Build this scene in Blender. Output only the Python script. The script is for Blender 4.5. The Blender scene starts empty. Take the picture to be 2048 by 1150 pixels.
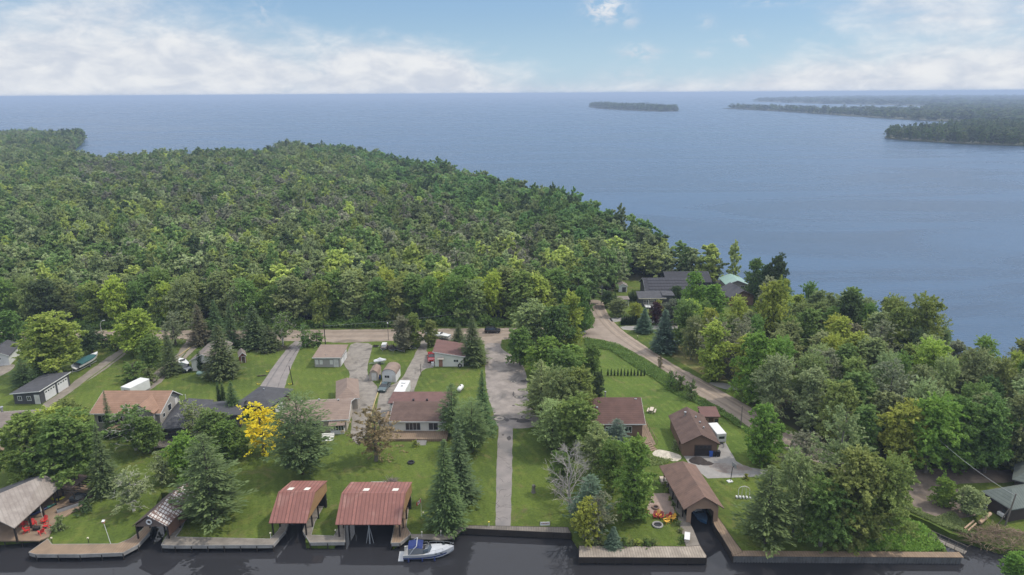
import bpy, math, random
import numpy as np
from mathutils import Vector, Matrix, noise as mnoise
from mathutils.geometry import tessellate_polygon
SC = bpy.context.scene
COL = SC.collection
R = math.radians
# ---------------------------------------------------------------- camera
F = 1384.0; H = 65.0; PITCH = R(15.67); ROLL = R(0.36)
def ray(px, py):
    x = px-1024; y = 575-py
    c, s = math.cos(ROLL), math.sin(ROLL)
    x, y = x*c+y*s, -x*s+y*c
    return Vector((x, F*math.cos(PITCH)+y*math.sin(PITCH), -F*math.sin(PITCH)+y*math.cos(PITCH)))
def U(px, py, z=0.0):
    d = ray(px, py); t = (z-H)/d.z
    return Vector((d.x*t, d.y*t, z))
def S(X, Y, Z):
    Z -= H
    f = Y*math.cos(PITCH)-Z*math.sin(PITCH); u = Y*math.sin(PITCH)+Z*math.cos(PITCH)
    x, y = X*F/f, u*F/f
    c, s = math.cos(ROLL), math.sin(ROLL)
    return (1024+x*c-y*s, 575-(x*s+y*c))
cam_d = bpy.data.cameras.new('camera')
cam = bpy.data.objects.new('camera', cam_d); COL.objects.link(cam)
cam_d.sensor_fit = 'HORIZONTAL'; cam_d.sensor_width = 36.0; cam_d.lens = 36.0*F/2048
cam_d.clip_start = 0.5; cam_d.clip_end = 300000
cam.matrix_world = Matrix.Translation((0, 0, H)) @ Matrix.Rotation(R(90)-PITCH, 4, 'X') @ Matrix.Rotation(ROLL*-1, 4, 'Z')
SC.camera = cam
# ---------------------------------------------------------------- light
SUN_EL, SUN_AZ = R(56), R(78)          # azimuth measured from +Y towards +X
sun_dir = Vector((math.sin(SUN_AZ)*math.cos(SUN_EL), math.cos(SUN_AZ)*math.cos(SUN_EL), math.sin(SUN_EL)))
sl = bpy.data.lights.new('sun', 'SUN'); sl.energy = 2.0; sl.angle = R(3.5); sl.color = (1.0, 0.93, 0.82)
so = bpy.data.objects.new('sun', sl); COL.objects.link(so)
so.rotation_euler = sun_dir.to_track_quat('Z', 'Y').to_euler()
W = bpy.data.worlds.new('World'); SC.world = W; W.use_nodes = True
class NT:
    """small helper to write shader trees"""
    def __init__(s, tree): s.t = tree; s.n = tree.nodes; s.l = tree.links
    def node(s, typ, **kw):
        n = s.n.new(typ)
        for k, v in kw.items():
            if k == 'ins':
                for a, b in v.items(): s.put(n, a, b)
            else: setattr(n, k, v)
        return n
    def put(s, n, a, b):
        if isinstance(b, bpy.types.NodeSocket): s.l.new(b, n.inputs[a])
        else:
            if hasattr(n.inputs[a].default_value, '__len__') and not isinstance(b, (int, float)) and len(b) == 3 and len(n.inputs[a].default_value) == 4: b = (*b, 1)
            n.inputs[a].default_value = b
    def m(s, op, a, b=0.0, c=0.0, clamp=False):
        n = s.n.new('ShaderNodeMath'); n.operation = op; n.use_clamp = clamp
        s.put(n, 0, a); s.put(n, 1, b); s.put(n, 2, c); return n.outputs[0]
    def mix(s, f, a, b, mode='MIX'):
        n = s.n.new('ShaderNodeMix'); n.data_type = 'RGBA'; n.blend_type = mode; n.clamp_factor = True
        s.put(n, 0, f); s.put(n, 6, a); s.put(n, 7, b); return n.outputs[2]
    def noise(s, vec, scale, detail=3, rough=.55, dist=0.0):
        n = s.n.new('ShaderNodeTexNoise'); n.inputs['Scale'].default_value = scale; n.inputs['Detail'].default_value = detail
        n.inputs['Roughness'].default_value = rough; n.inputs['Distortion'].default_value = dist
        if vec is not None: s.l.new(vec, n.inputs['Vector'])
        return n.outputs['Fac']
    def ramp(s, f, lo, hi, a=0.0, b=1.0):
        n = s.n.new('ShaderNodeMapRange'); n.interpolation_type = 'SMOOTHSTEP'
        s.put(n, 0, f); s.put(n, 1, lo); s.put(n, 2, hi); s.put(n, 3, a); s.put(n, 4, b); return n.outputs[0]
    def xyz(s, x, y, z):
        n = s.n.new('ShaderNodeCombineXYZ'); s.put(n, 0, x); s.put(n, 1, y); s.put(n, 2, z); return n.outputs[0]
    def sep(s, v):
        n = s.n.new('ShaderNodeSeparateXYZ'); s.l.new(v, n.inputs[0]); return n.outputs
w = NT(W.node_tree); w.n.clear()
sky = w.node('ShaderNodeTexSky', sky_type='NISHITA', sun_disc=False, sun_elevation=SUN_EL, sun_rotation=SUN_AZ)
sky.altitude = 200; sky.air_density = 1.0; sky.dust_density = 0.6; sky.ozone_density = 2.0
tc = w.node('ShaderNodeTexCoord')
dx, dy, dz = w.sep(tc.outputs['Generated'])
az = w.m('ARCTAN2', dx, dy); el = w.m('ARCSINE', dz)
cvec = w.xyz(w.m('MULTIPLY', az, 1.0), w.m('MULTIPLY', el, 2.6), 0.0)
n1 = w.noise(cvec, 4.2, 8, .60, .4); n2 = w.noise(w.xyz(w.m('ADD', az, 5.3), w.m('MULTIPLY', el, 2.2), 1.7), 17.0, 6, .6, .3)
nn = w.m('ADD', w.m('MULTIPLY', n1, .72), w.m('MULTIPLY', n2, .28))
def azel(px, py):
    d = ray(px, py).normalized(); return math.atan2(d.x, d.y), math.asin(d.z)
def blob(px, py, rx, ry):
    a, e = azel(px, py); rx /= F; ry /= F
    u = w.m('DIVIDE', w.m('SUBTRACT', az, a), rx); v = w.m('DIVIDE', w.m('SUBTRACT', el, e), ry)
    r2 = w.m('ADD', w.m('MULTIPLY', u, u), w.m('MULTIPLY', v, v))
    return w.m('EXPONENT', w.m('MULTIPLY', r2, -1.0))
bias = w.m('MULTIPLY', w.ramp(el, 0.0, .055, 1, 0), .20)
for a in ((-60, 60, 380, 120, .20), (1950, 90, 330, 110, .23), (850, 130, 150, 62, .28), (430, 120, 330, 45, .13), (600, 30, 260, 55, -.07),
          (1120, 30, 330, 90, -.20), (1500, 60, 220, 90, -.13), (1700, 10, 140, 40, .1), (1290, 175, 120, 16, .05)):
    bias = w.m('ADD', bias, w.m('MULTIPLY', blob(*a[:4]), a[4]))
cl = w.ramp(w.m('ADD', nn, bias), .45, .80)
sm = None
for a in ((1212, 14, 36, 20, 1.0), (1200, 30, 20, 18, .7), (1280, 106, 34, 13, .9), (1490, 78, 20, 10, .8), (1262, 44, 16, 10, .5), (1412, 45, 16, 11, .35), (1410, 106, 26, 8, .4),
          (1260, 158, 70, 18, .5), (1545, 4, 50, 6, .5), (525, 35, 26, 30, .5), (440, 50, 24, 14, .35)):
    b = w.m('MULTIPLY', blob(*a[:4]), a[4]); sm = b if sm is None else w.m('ADD', sm, b)
n3 = w.noise(w.xyz(w.m('ADD', az, 2.1), w.m('MULTIPLY', el, 1.8), .4), 42.0, 5, .6, .5)
sm = w.m('MULTIPLY', sm, w.ramp(n3, .36, .62)); cl = w.m('MAXIMUM', cl, w.m('MINIMUM', sm, .85))
skyc = w.mix(1.0, sky.outputs[0], (.115, .118, .122), 'MULTIPLY')
skyb = w.mix(w.ramp(el, .0, .30, .80, 0.30), skyc, w.mix(w.ramp(el, 0, .14), (.25, .375, .50), (.085, .175, .31)))
cloudc = w.mix(w.ramp(n2, .3, .7), (.41, .44, .50), (.575, .58, .59))
fin = w.mix(w.m('MULTIPLY', cl, .93), skyb, cloudc)
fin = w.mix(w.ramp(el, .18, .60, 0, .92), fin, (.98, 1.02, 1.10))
fin = w.mix(w.ramp(el, -.02, -.001, 1, 0), fin, (.35, .42, .5))
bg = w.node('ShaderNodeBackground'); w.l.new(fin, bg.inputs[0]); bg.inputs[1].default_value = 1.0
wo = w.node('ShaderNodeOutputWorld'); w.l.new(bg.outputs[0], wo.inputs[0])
W.cycles.sampling_method = 'MANUAL'; W.cycles.sample_map_resolution = 1024
SC.view_settings.view_transform = 'Standard'; SC.view_settings.look = 'None'
SC.view_settings.exposure = 0.6; SC.view_settings.gamma = 1.0
SC.render.engine = 'CYCLES'
cy = SC.cycles; cy.use_denoising = True; cy.max_bounces = 6; cy.diffuse_bounces = 2; cy.glossy_bounces = 3
cy.transmission_bounces = 3; cy.volume_bounces = 0; cy.transparent_max_bounces = 6; cy.sample_clamp_indirect = 4; cy.use_fast_gi = False
cy.caustics_reflective = False; cy.caustics_refractive = False

# ---------------------------------------------------------------- materials
MAT = {}
def pmat(name, c1, c2=None, rough=.8, scale=.6, bump=0.0, pat=None, pscale=1.0, pstr=.3, spec=.3, metal=0.0, fine=8.0, c3=None, big=.03, coat=0):
    if name in MAT: return MAT[name]
    m = bpy.data.materials.new(name); m.use_nodes = True; MAT[name] = m
    t = NT(m.node_tree); p = t.n['Principled BSDF']
    tc = t.node('ShaderNodeTexCoord'); o = tc.outputs['Object']
    c2 = c2 or tuple(v*.75 for v in c1)
    n = t.m('ADD', t.m('MULTIPLY', t.noise(o, scale, 5, .6), .65), t.m('MULTIPLY', t.noise(o, fine, 3, .7), .35))
    col = t.mix(t.ramp(n, .36, .64), c1, c2)
    if c3: col = t.mix(t.ramp(t.noise(o, big, 4, .6, .6), .52, .68), col, c3)
    hgt = n
    if pat:
        x, y, z = t.sep(o)
        ax = {'x': x, 'y': y, 'z': z, 'xy': t.m('ADD', x, y)}[pat]
        fr = t.m('FRACT', t.m('MULTIPLY', ax, pscale))
        line = t.m('SUBTRACT', 1.0, t.ramp(t.m('ABSOLUTE', t.m('SUBTRACT', fr, .5)), .30, .46))
        row = t.node('ShaderNodeTexWhiteNoise', noise_dimensions='1D'); t.l.new(t.m('FLOOR', t.m('MULTIPLY', ax, pscale)), row.inputs['W'])
        col = t.mix(t.m('MULTIPLY', t.m('SUBTRACT', 1.0, line), pstr), col, tuple(v*.3 for v in c1))
        col = t.mix(t.m('MULTIPLY', row.outputs['Value'], pstr*.8), col, c2)
        hgt = t.m('ADD', n, line)
    t.put(p, 'Base Color', col); t.put(p, 'Roughness', rough); t.put(p, 'Specular IOR Level', spec); t.put(p, 'Metallic', metal)
    if coat: t.put(p, 'Coat Weight', coat)
    if bump:
        b = t.node('ShaderNodeBump'); b.inputs['Strength'].default_value = bump; b.inputs['Distance'].default_value = .05
        t.l.new(hgt, b.inputs['Height']); t.l.new(b.outputs[0], p.inputs['Normal'])
    return m
def glass(name='window_glass', c=(.02, .025, .03)):
    return pmat(name, c, c, rough=.08, spec=.8)
def grass_mat(name, a, b, c, stripe=True):
    m = bpy.data.materials.new(name); m.use_nodes = True; MAT[name] = m
    t = NT(m.node_tree); p = t.n['Principled BSDF']; tc = t.node('ShaderNodeTexCoord'); o = tc.outputs['Object']
    x, y, z = t.sep(o)
    big = t.noise(o, .045, 4, .6, .8); mid = t.noise(o, .35, 5, .65, .3); fine = t.noise(o, 2.6, 4, .75)
    col = t.mix(t.ramp(big, .35, .62), a, b)
    col = t.mix(t.m('MULTIPLY', t.ramp(mid, .50, .72), .75), col, c)
    col = t.mix(t.m('MULTIPLY', t.ramp(fine, .35, .72), .65), col, tuple(v*.48 for v in a))
    if stripe:
        rot = t.m('ADD', t.m('MULTIPLY', x, .93), t.m('MULTIPLY', y, .36)); wob = t.m('MULTIPLY', t.noise(o, .10, 3), 9.0)
        fr = t.m('SINE', t.m('ADD', t.m('MULTIPLY', rot, 4.2), wob))
        col = t.mix(t.m('MULTIPLY', t.ramp(fr, -.4, .6), t.m('MULTIPLY', t.ramp(mid, .40, .60), .26)), col, tuple(v*1.28 for v in b))
    # worn brownish spots
    col = t.mix(t.m('MULTIPLY', t.ramp(t.noise(o, .16, 6, .7, 1.2), .55, .72), .65), col, (.15, .125, .058))
    t.put(p, 'Base Color', col); t.put(p, 'Roughness', .9); t.put(p, 'Specular IOR Level', .15)
    bmp = t.node('ShaderNodeBump'); bmp.inputs['Strength'].default_value = .7; bmp.inputs['Distance'].default_value = .25
    t.l.new(t.m('ADD', t.noise(o, 1.2, 6, .8), mid), bmp.inputs['Height']); t.l.new(bmp.outputs[0], p.inputs['Normal'])
    return m
def leaf_mat(name, inst=False, sat=1.0, transl=.42):
    m = bpy.data.materials.new(name); m.use_nodes = True; MAT[name] = m
    t = NT(m.node_tree); t.n.clear()
    if inst:
        a = t.node('ShaderNodeAttribute', attribute_type='INSTANCER', attribute_name='tint'); base = a.outputs['Color']
    else:
        a = t.node('ShaderNodeObjectInfo'); base = a.outputs['Color']
    lv = t.node('ShaderNodeAttribute', attribute_type='GEOMETRY', attribute_name='lv')
    tc = t.node('ShaderNodeTexCoord')
    n = t.noise(tc.outputs['Object'], .55, 3, .6)
    h = t.node('ShaderNodeHueSaturation'); t.l.new(base, h.inputs['Color'])
    t.put(h, 'Hue', t.m('ADD', .49, t.m('MULTIPLY', t.m('SUBTRACT', lv.outputs['Fac'], .5), -.03)))
    t.put(h, 'Value', t.m('ADD', .70, t.m('ADD', t.m('MULTIPLY', lv.outputs['Fac'], .62), t.m('MULTIPLY', n, .75))))
    t.put(h, 'Saturation', sat)
    d = t.node('ShaderNodeBsdfPrincipled'); t.l.new(h.outputs[0], d.inputs['Base Color']); d.inputs['Roughness'].default_value = .62; d.inputs['Specular IOR Level'].default_value = .10
    tr = t.node('ShaderNodeBsdfTranslucent'); t.l.new(h.outputs[0], tr.inputs['Color'])
    mx = t.node('ShaderNodeMixShader'); mx.inputs[0].default_value = transl
    t.l.new(d.outputs[0], mx.inputs[1]); t.l.new(tr.outputs[0], mx.inputs[2])
    o = t.node('ShaderNodeOutputMaterial'); t.l.new(mx.outputs[0], o.inputs[0])
    return m
leafM = leaf_mat('leaves'); leafI = leaf_mat('forest_leaves', True)
needM = leaf_mat('needles', False, 1.0, .22)
bark = pmat('bark', (.085, .07, .055), (.045, .036, .028), scale=2)
palebark = pmat('pale_bark', (.17, .155, .135), (.11, .10, .085), scale=2)
birchbark = pmat('birch_bark', (.55, .53, .48), (.3, .28, .25), scale=3)
deadbark = pmat('dead_grey_bark', (.36, .335, .30), (.24, .22, .20), scale=2)
white = pmat('white_paint', (.60, .60, .59), (.52, .52, .51), rough=.5)
offwhite = pmat('off_white_siding', (.62, .61, .56), (.56, .55, .50), rough=.6, pat='z', pscale=4, pstr=.12)
black = pmat('black_plastic', (.018, .018, .02), (.012, .012, .014), rough=.5)
rubber = pmat('rubber', (.02, .02, .02), (.014, .014, .014), rough=.85)
steel = pmat('galvanised_steel', (.42, .43, .44), (.33, .34, .35), rough=.4, metal=.7)
gmetal = pmat('grey_metal', (.3, .31, .32), (.24, .25, .26), rough=.5, metal=.3)
wood = pmat('grey_weathered_wood', (.19, .165, .14), (.11, .097, .083), pat='x', pscale=2.6, pstr=.45, bump=.4, scale=.5, fine=5)
wood2 = pmat('tan_decking', (.26, .185, .125), (.18, .13, .09), pat='x', pscale=2.6, pstr=.4, bump=.4)
woody = pmat('grey_decking_lengthwise', (.24, .21, .18), (.14, .125, .105), pat='y', pscale=2.8, pstr=.45, bump=.4)
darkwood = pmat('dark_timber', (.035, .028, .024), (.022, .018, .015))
polewood = pmat('pole_wood', (.16, .14, .12), (.10, .085, .07), scale=2)
concrete = pmat('concrete', (.27, .255, .24), (.21, .20, .19), scale=.5, c3=(.22, .205, .19), big=.22)
concrete2 = pmat('cracked_concrete', (.24, .215, .185), (.165, .148, .13), scale=.8, c3=(.10, .09, .078), big=.28, fine=3)
gravel = pmat('gravel', (.23, .20, .165), (.16, .137, .112), scale=.7, fine=14, c3=(.17, .15, .12), big=.2, bump=.3)
dirt = pmat('dirt_road_surface', (.265, .215, .175), (.205, .165, .132), scale=.35, fine=7, c3=(.15, .12, .095), big=.10, bump=.2)
mud = pmat('bare_earth', (.15, .118, .095), (.085, .068, .055), scale=.35, fine=4, c3=(.23, .18, .14), big=.12, bump=.5)
asphalt = pmat('grey_asphalt', (.225, .20, .188), (.165, .15, .142), scale=.4, fine=10, c3=(.15, .14, .135), big=.13)
asphalt2 = pmat('patchy_asphalt', (.25, .218, .195), (.17, .148, .132), scale=.5, fine=6, c3=(.11, .10, .092), big=.16)
tarpatch = pmat('dark_tar_patch', (.07, .062, .058), (.045, .04, .038), scale=2)
grass = grass_mat('lawn_grass', (.064, .096, .018), (.100, .138, .024), (.155, .152, .042))
fieldg = grass_mat('bright_lawn_grass', (.074, .118, .021), (.105, .152, .027), (.145, .165, .040))
ffloor = pmat('forest_floor', (.035, .045, .015), (.055, .045, .025), scale=.3, fine=2, bump=.6)
soil = pmat('bank_soil', (.10, .085, .065), (.05, .045, .035), scale=1)
# ---------------------------------------------------------------- mesh builder
class MB:
    def __init__(s): s.v = []; s.f = []; s.mi = []; s.k = 0
    def add(s, vs, fs):
        n = len(s.v); s.v += [tuple(v) for v in vs]; s.f += [tuple(i+n for i in f) for f in fs]; s.mi += [s.k]*len(fs); return s
    def box(s, x0, x1, y0, y1, z0, z1, M=None, tp=(1, 1)):
        cx, cy = (x0+x1)/2, (y0+y1)/2
        vs = [Vector((x, y, z0)) for x, y in ((x0, y0), (x1, y0), (x1, y1), (x0, y1))] + \
             [Vector((cx+(x-cx)*tp[0], cy+(y-cy)*tp[1], z1)) for x, y in ((x0, y0), (x1, y0), (x1, y1), (x0, y1))]
        if M: vs = [M @ v for v in vs]
        return s.add(vs, [(3, 2, 1, 0), (4, 5, 6, 7), (0, 1, 5, 4), (1, 2, 6, 5), (2, 3, 7, 6), (3, 0, 4, 7)])
    def tube(s, p0, p1, r0, r1=None, n=8, cap=True):
        p0, p1 = Vector(p0), Vector(p1); r1 = r0 if r1 is None else r1
        d = (p1-p0).normalized(); a = d.orthogonal().normalized(); b = d.cross(a)
        vs = []
        for p, r in ((p0, r0), (p1, r1)):
            for i in range(n):
                t = 2*math.pi*i/n; vs.append(p+(a*math.cos(t)+b*math.sin(t))*r)
        fs = [(i, (i+1) % n, n+(i+1) % n, n+i) for i in range(n)]
        if cap: fs += [tuple(range(n-1, -1, -1)), tuple(range(n, 2*n))]
        return s.add(vs, fs)
    def path(s, pts, r, n=6):
        for a, b in zip(pts, pts[1:]): s.tube(a, b, r, r, n)
        return s
    def slab(s, poly, t):
        """solid under a 3-D polygon"""
        n = len(poly); top = [Vector(p) for p in poly]; bot = [p-Vector((0, 0, t)) for p in top]
        return s.add(top+bot, [tuple(range(n)), tuple(range(2*n-1, n-1, -1))]+[(i, i+n, (i+1) % n+n, (i+1) % n) for i in range(n)])
    def ext(s, prof, axis, a0, a1):
        """profile extruded: axis 'x' -> prof in (y,z); axis 'y' -> (x,z); axis 'z' -> (x,y)"""
        n = len(prof)
        mk = {'x': lambda p, a: (a, p[0], p[1]), 'y': lambda p, a: (p[0], a, p[1]), 'z': lambda p, a: (p[0], p[1], a)}[axis]
        vs = [mk(p, a0) for p in prof]+[mk(p, a1) for p in prof]
        tri = tessellate_polygon([[Vector((p[0], p[1], 0)) for p in prof]])
        fs = [tuple(t) for t in tri]+[tuple(i+n for i in reversed(t)) for t in tri]+[(i, (i+1) % n, (i+1) % n+n, i+n) for i in range(n)]
        return s.add(vs, fs)
    def loft(s, rings, caps=True, closed=True):
        n = len(rings[0]); vs = [p for r in rings for p in r]; fs = []
        for k in range(len(rings)-1):
            for i in range(n if closed else n-1):
                j = (i+1) % n; fs.append((k*n+i, k*n+j, (k+1)*n+j, (k+1)*n+i))
        if caps and closed: fs += [tuple(range(n-1, -1, -1)), tuple((len(rings)-1)*n+i for i in range(n))]
        return s.add(vs, fs)
    def sphere(s, c, r, sx=1, sy=1, sz=1, nu=10, nv=6):
        rings = []
        for j in range(nv+1):
            t = math.pi*j/nv
            q = max(math.sin(t), .02)
            rings.append([(c[0]+r*sx*q*math.cos(2*math.pi*i/nu), c[1]+r*sy*q*math.sin(2*math.pi*i/nu), c[2]-r*sz*math.cos(t)) for i in range(nu)])
        return s.loft(rings)
    def build(s, name, mats, parent=None, smooth=False, bevel=0):
        me = bpy.data.meshes.new(name); me.from_pydata(s.v, [], s.f)
        mats = mats if isinstance(mats, (list, tuple)) else [mats]
        for m in mats: me.materials.append(m)
        if len(mats) > 1: me.polygons.foreach_set('material_index', s.mi)
        import bmesh
        bm = bmesh.new(); bm.from_mesh(me); bmesh.ops.recalc_face_normals(bm, faces=bm.faces); bm.to_mesh(me); bm.free()
        if smooth: me.shade_smooth()
        o = bpy.data.objects.new(name, me); COL.objects.link(o)
        if bevel:
            b = o.modifiers.new('bevel', 'BEVEL'); b.width = bevel; b.segments = 2; b.limit_method = 'ANGLE'
        if parent: o.parent = parent
        return o
def tag(o, label=None, cat=None, group=None, kind=None):
    for k, v in (('label', label), ('category', cat), ('group', group), ('kind', kind)):
        if v: o[k] = v
    return o
def thing(name, label, cat, loc=(0, 0, 0), rz=0.0, group=None):
    o = bpy.data.objects.new(name, None); COL.objects.link(o); o.location = loc; o.rotation_euler = (0, 0, rz); o.empty_display_size = .3
    return tag(o, label, cat, group)
def kids(o): return list(o.children)
def copy_tree(o, parent=None):
    c = o.copy(); COL.objects.link(c); c.parent = parent
    for ch in kids(o): copy_tree(ch, c)
    return c
def smoothpoly(pts, step=2.0, jit=0.0, seed=0):
    """subdivide polygon edges (world xy), jitter for natural edges"""
    rnd = random.Random(seed); out = []
    for a, b in zip(pts, pts[1:]+pts[:1]):
        a = Vector(a[:2]); b = Vector(b[:2]); L = (b-a).length; n = max(1, int(L/step))
        for i in range(n):
            p = a.lerp(b, i/n)
            if jit and i: q = (b-a).normalized(); p = p+Vector((-q.y, q.x))*rnd.uniform(-jit, jit)
            out.append(p)
    return out
def chaikin(pts, n=1):
    for _ in range(n):
        o = []
        for a, b in zip(pts, pts[1:]+pts[:1]):
            a = Vector(a[:2]); b = Vector(b[:2]); o += [a.lerp(b, .22), a.lerp(b, .78)]
        pts = o
    return pts
def G(*p): return [U(x, y).xy for x, y in p]
def sheet(name, pts, z, m, label=None, cat=None, kind='structure', jit=.12, rnd=1, step=1.5, thick=0.0, parent=None, seed=3):
    if rnd: pts = chaikin(pts, rnd)
    if jit: pts = smoothpoly(pts, step, jit, seed)
    me = bpy.data.meshes.new(name); n = len(pts)
    vs = [(p[0], p[1], z) for p in pts]; tri = tessellate_polygon([[Vector((p[0], p[1], 0)) for p in pts]])
    fs = []
    for a, b, c in tri:
        A, B, C = vs[a], vs[b], vs[c]
        fs.append((a, b, c) if (B[0]-A[0])*(C[1]-A[1])-(B[1]-A[1])*(C[0]-A[0]) > 0 else (a, c, b))
    if thick:
        vs += [(x, y, z-thick) for x, y, _ in vs[:n]]; fs += [(i, i+n, (i+1) % n+n, (i+1) % n) for i in range(n)]
    me.from_pydata(vs, [], fs); me.materials.append(m)
    if thick:
        import bmesh
        bm = bmesh.new(); bm.from_mesh(me); bmesh.ops.recalc_face_normals(bm, faces=bm.faces); bm.to_mesh(me); bm.free()
    o = bpy.data.objects.new(name, me); COL.objects.link(o)
    if parent: o.parent = parent
    else: tag(o, label, cat, None, kind)
    return o
# ---------------------------------------------------------------- water, land
def water_mat(name, deep, sc, strength, dist, rough, grad=False):
    m = bpy.data.materials.new(name); m.use_nodes = True
    t = NT(m.node_tree); p = t.n['Principled BSDF']; tc = t.node('ShaderNodeTexCoord'); o = tc.outputs['Object']
    t.put(p, 'Base Color', deep); t.put(p, 'Roughness', rough); t.put(p, 'IOR', 1.333); t.put(p, 'Specular IOR Level', .5)
    mp = t.node('ShaderNodeMapping'); t.l.new(o, mp.inputs[0]); mp.inputs['Rotation'].default_value = (0, 0, R(-18)); mp.inputs['Scale'].default_value = (.45, 1, 1)
    h = t.noise(mp.outputs[0], sc, 6 if grad else 3, .62, .3)
    if grad:
        h = t.m('ADD', h, t.m('MULTIPLY', t.noise(mp.outputs[0], sc*.08, 5, .6, .5), 1.5))
        band = t.node('ShaderNodeMapping'); t.l.new(o, band.inputs[0]); band.inputs['Scale'].default_value = (.25, 1, 1); band.inputs['Rotation'].default_value = (0, 0, R(28))
        g = t.noise(band.outputs[0], .010, 6, .65, 1.5)
        t.put(p, 'Base Color', t.mix(t.ramp(g, .40, .62), deep, tuple(v*1.45 for v in deep)))
        t.put(p, 'Roughness', t.ramp(g, .35, .65, rough*.8, rough*1.3))
    b = t.node('ShaderNodeBump'); b.inputs['Strength'].default_value = strength; b.inputs['Distance'].default_value = dist
    t.l.new(h, b.inputs['Height']); t.l.new(b.outputs[0], p.inputs['Normal'])
    return m
WZ = -1.0
lakeM = water_mat('lake_water', (.030, .060, .105), .9, .9, .35, .26, True)
canalM = water_mat('canal_water', (.024, .024, .027), 1.3, .10, .02, .015)
def flat(name, x0, x1, y0, y1, z, m):
    o = MB().add([(x0, y0, z), (x1, y0, z), (x1, y1, z), (x0, y1, z)], [(0, 1, 2, 3)]).build(name, m); return tag(o, kind='structure')
flat('canal_water', -420, 420, -200, 128, WZ, canalM)
flat('lake_water', -140000, 140000, 128, 140000, WZ, lakeM)
canal_edge = G((0, 1079), (90, 1071), (98, 1090), (240, 1092), (278, 1065), (298, 1040), (322, 985), (357, 985), (336, 1050), (324, 1085), (540, 1081), (560, 1066), (573, 1045),
               (590, 990), (630, 990), (613, 1050), (611, 1085), (668, 1086), (686, 1050), (697, 985), (789, 985), (787, 1050), (785, 1088), (806, 1073), (905, 1068), (924, 1054),
               (1140, 1062), (1160, 1092), (1372, 1093), (1384, 1080), (1375, 1040), (1352, 950), (1384, 946), (1428, 1032), (1440, 1055), (1478, 1106), (1898, 1109),
               (1872, 1066), (1852, 1052), (1812, 1036), (1790, 1018), (1815, 1026), (1860, 1045), (1900, 1066), (1955, 1082), (2000, 1096), (2048, 1100))
shore_top = [(2400, 735, 10), (2200, 715, 10), (2048, 704, 10), (1950, 716, 10), (1893, 702, 10), (1884, 668, 8), (1800, 655, 5), (1740, 640, 3), (1690, 632, 2), (1640, 626, 1), (1600, 612, 1), (1585, 590, 4), (1570, 560, 10), (1563, 520, 13), (1500, 520, 13), (1440, 508, 13), (1400, 495, 13), (1330, 462, 13),
             (1240, 428, 14), (1200, 408, 14), (1120, 380, 14), (1050, 362, 14), (960, 341, 14), (900, 331, 14), (800, 311, 14), (700, 292, 14), (620, 284, 14),
             (560, 286, 14), (520, 294, 14), (400, 297, 14), (330, 300, 14), (250, 306, 14), (200, 309, 14), (150, 311, 8), (130, 306, 2), (150, 298, 0), (165, 285, 0), (172, 272, 0), (160, 266, 4), (110, 262, 10), (60, 262, 12), (-100, 262, 12), (-600, 270, 12)]
shore = [U(*p).xy for p in shore_top]
land = [Vector((-420, 92))]+canal_edge+[Vector((150, 84)), Vector((420, 80)), Vector((420, 185))]+shore+[Vector((-1500, 900)), Vector((-900, 300))]
land = smoothpoly(land, 6, .35, 5)
sheet('ground', land, 0.0, grass, jit=0, rnd=0, thick=2.2)
# ---------------------------------------------------------------- trees
rng = np.random.default_rng(11)
def leafmesh(name, C, Ud, N, L, Wd, lv, mat, extra=None):
    """many small leaf-spray faces as one mesh"""
    Ud = Ud/np.linalg.norm(Ud, axis=1, keepdims=True)
    V = np.cross(N, Ud); V /= np.linalg.norm(V, axis=1, keepdims=True)+1e-9
    L = L[:, None]/2; Wd = Wd[:, None]/2
    P = np.stack([C-Ud*L, C+V*Wd+Ud*L*.15, C+Ud*L, C-V*Wd-Ud*L*.1], axis=1).reshape(-1, 3)
    n = len(C); faces = np.arange(4*n).reshape(n, 4)
    ev, ef = (np.zeros((0, 3)), []) if extra is None else extra
    me = bpy.data.meshes.new(name)
    nv = 4*n+len(ev); me.vertices.add(nv)
    me.vertices.foreach_set('co', np.concatenate([P, np.asarray(ev).reshape(-1, 3)]).ravel())
    loops = faces.ravel().tolist(); starts = list(range(0, 4*n, 4)); totals = [4]*n
    for f in ef:
        starts.append(len(loops)); loops += [i+4*n for i in f]; totals.append(len(f))
    me.loops.add(len(loops)); me.loops.foreach_set('vertex_index', loops)
    me.polygons.add(len(starts)); me.polygons.foreach_set('loop_start', starts); me.polygons.foreach_set('loop_total', totals)
    me.materials.append(mat)
    if ef:
        me.materials.append(bark); me.polygons.foreach_set('material_index', [0]*n+[1]*len(ef))
    me.update(calc_edges=True); me.validate()
    a = me.attributes.new('lv', 'FLOAT', 'FACE'); a.data.foreach_set('value', np.concatenate([lv, np.zeros(len(ef))]))
    return me
def rdir(n, up=0.0):
    v = rng.normal(size=(n, 3)); v[:, 2] += up; return v/np.linalg.norm(v, axis=1, keepdims=True)
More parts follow.
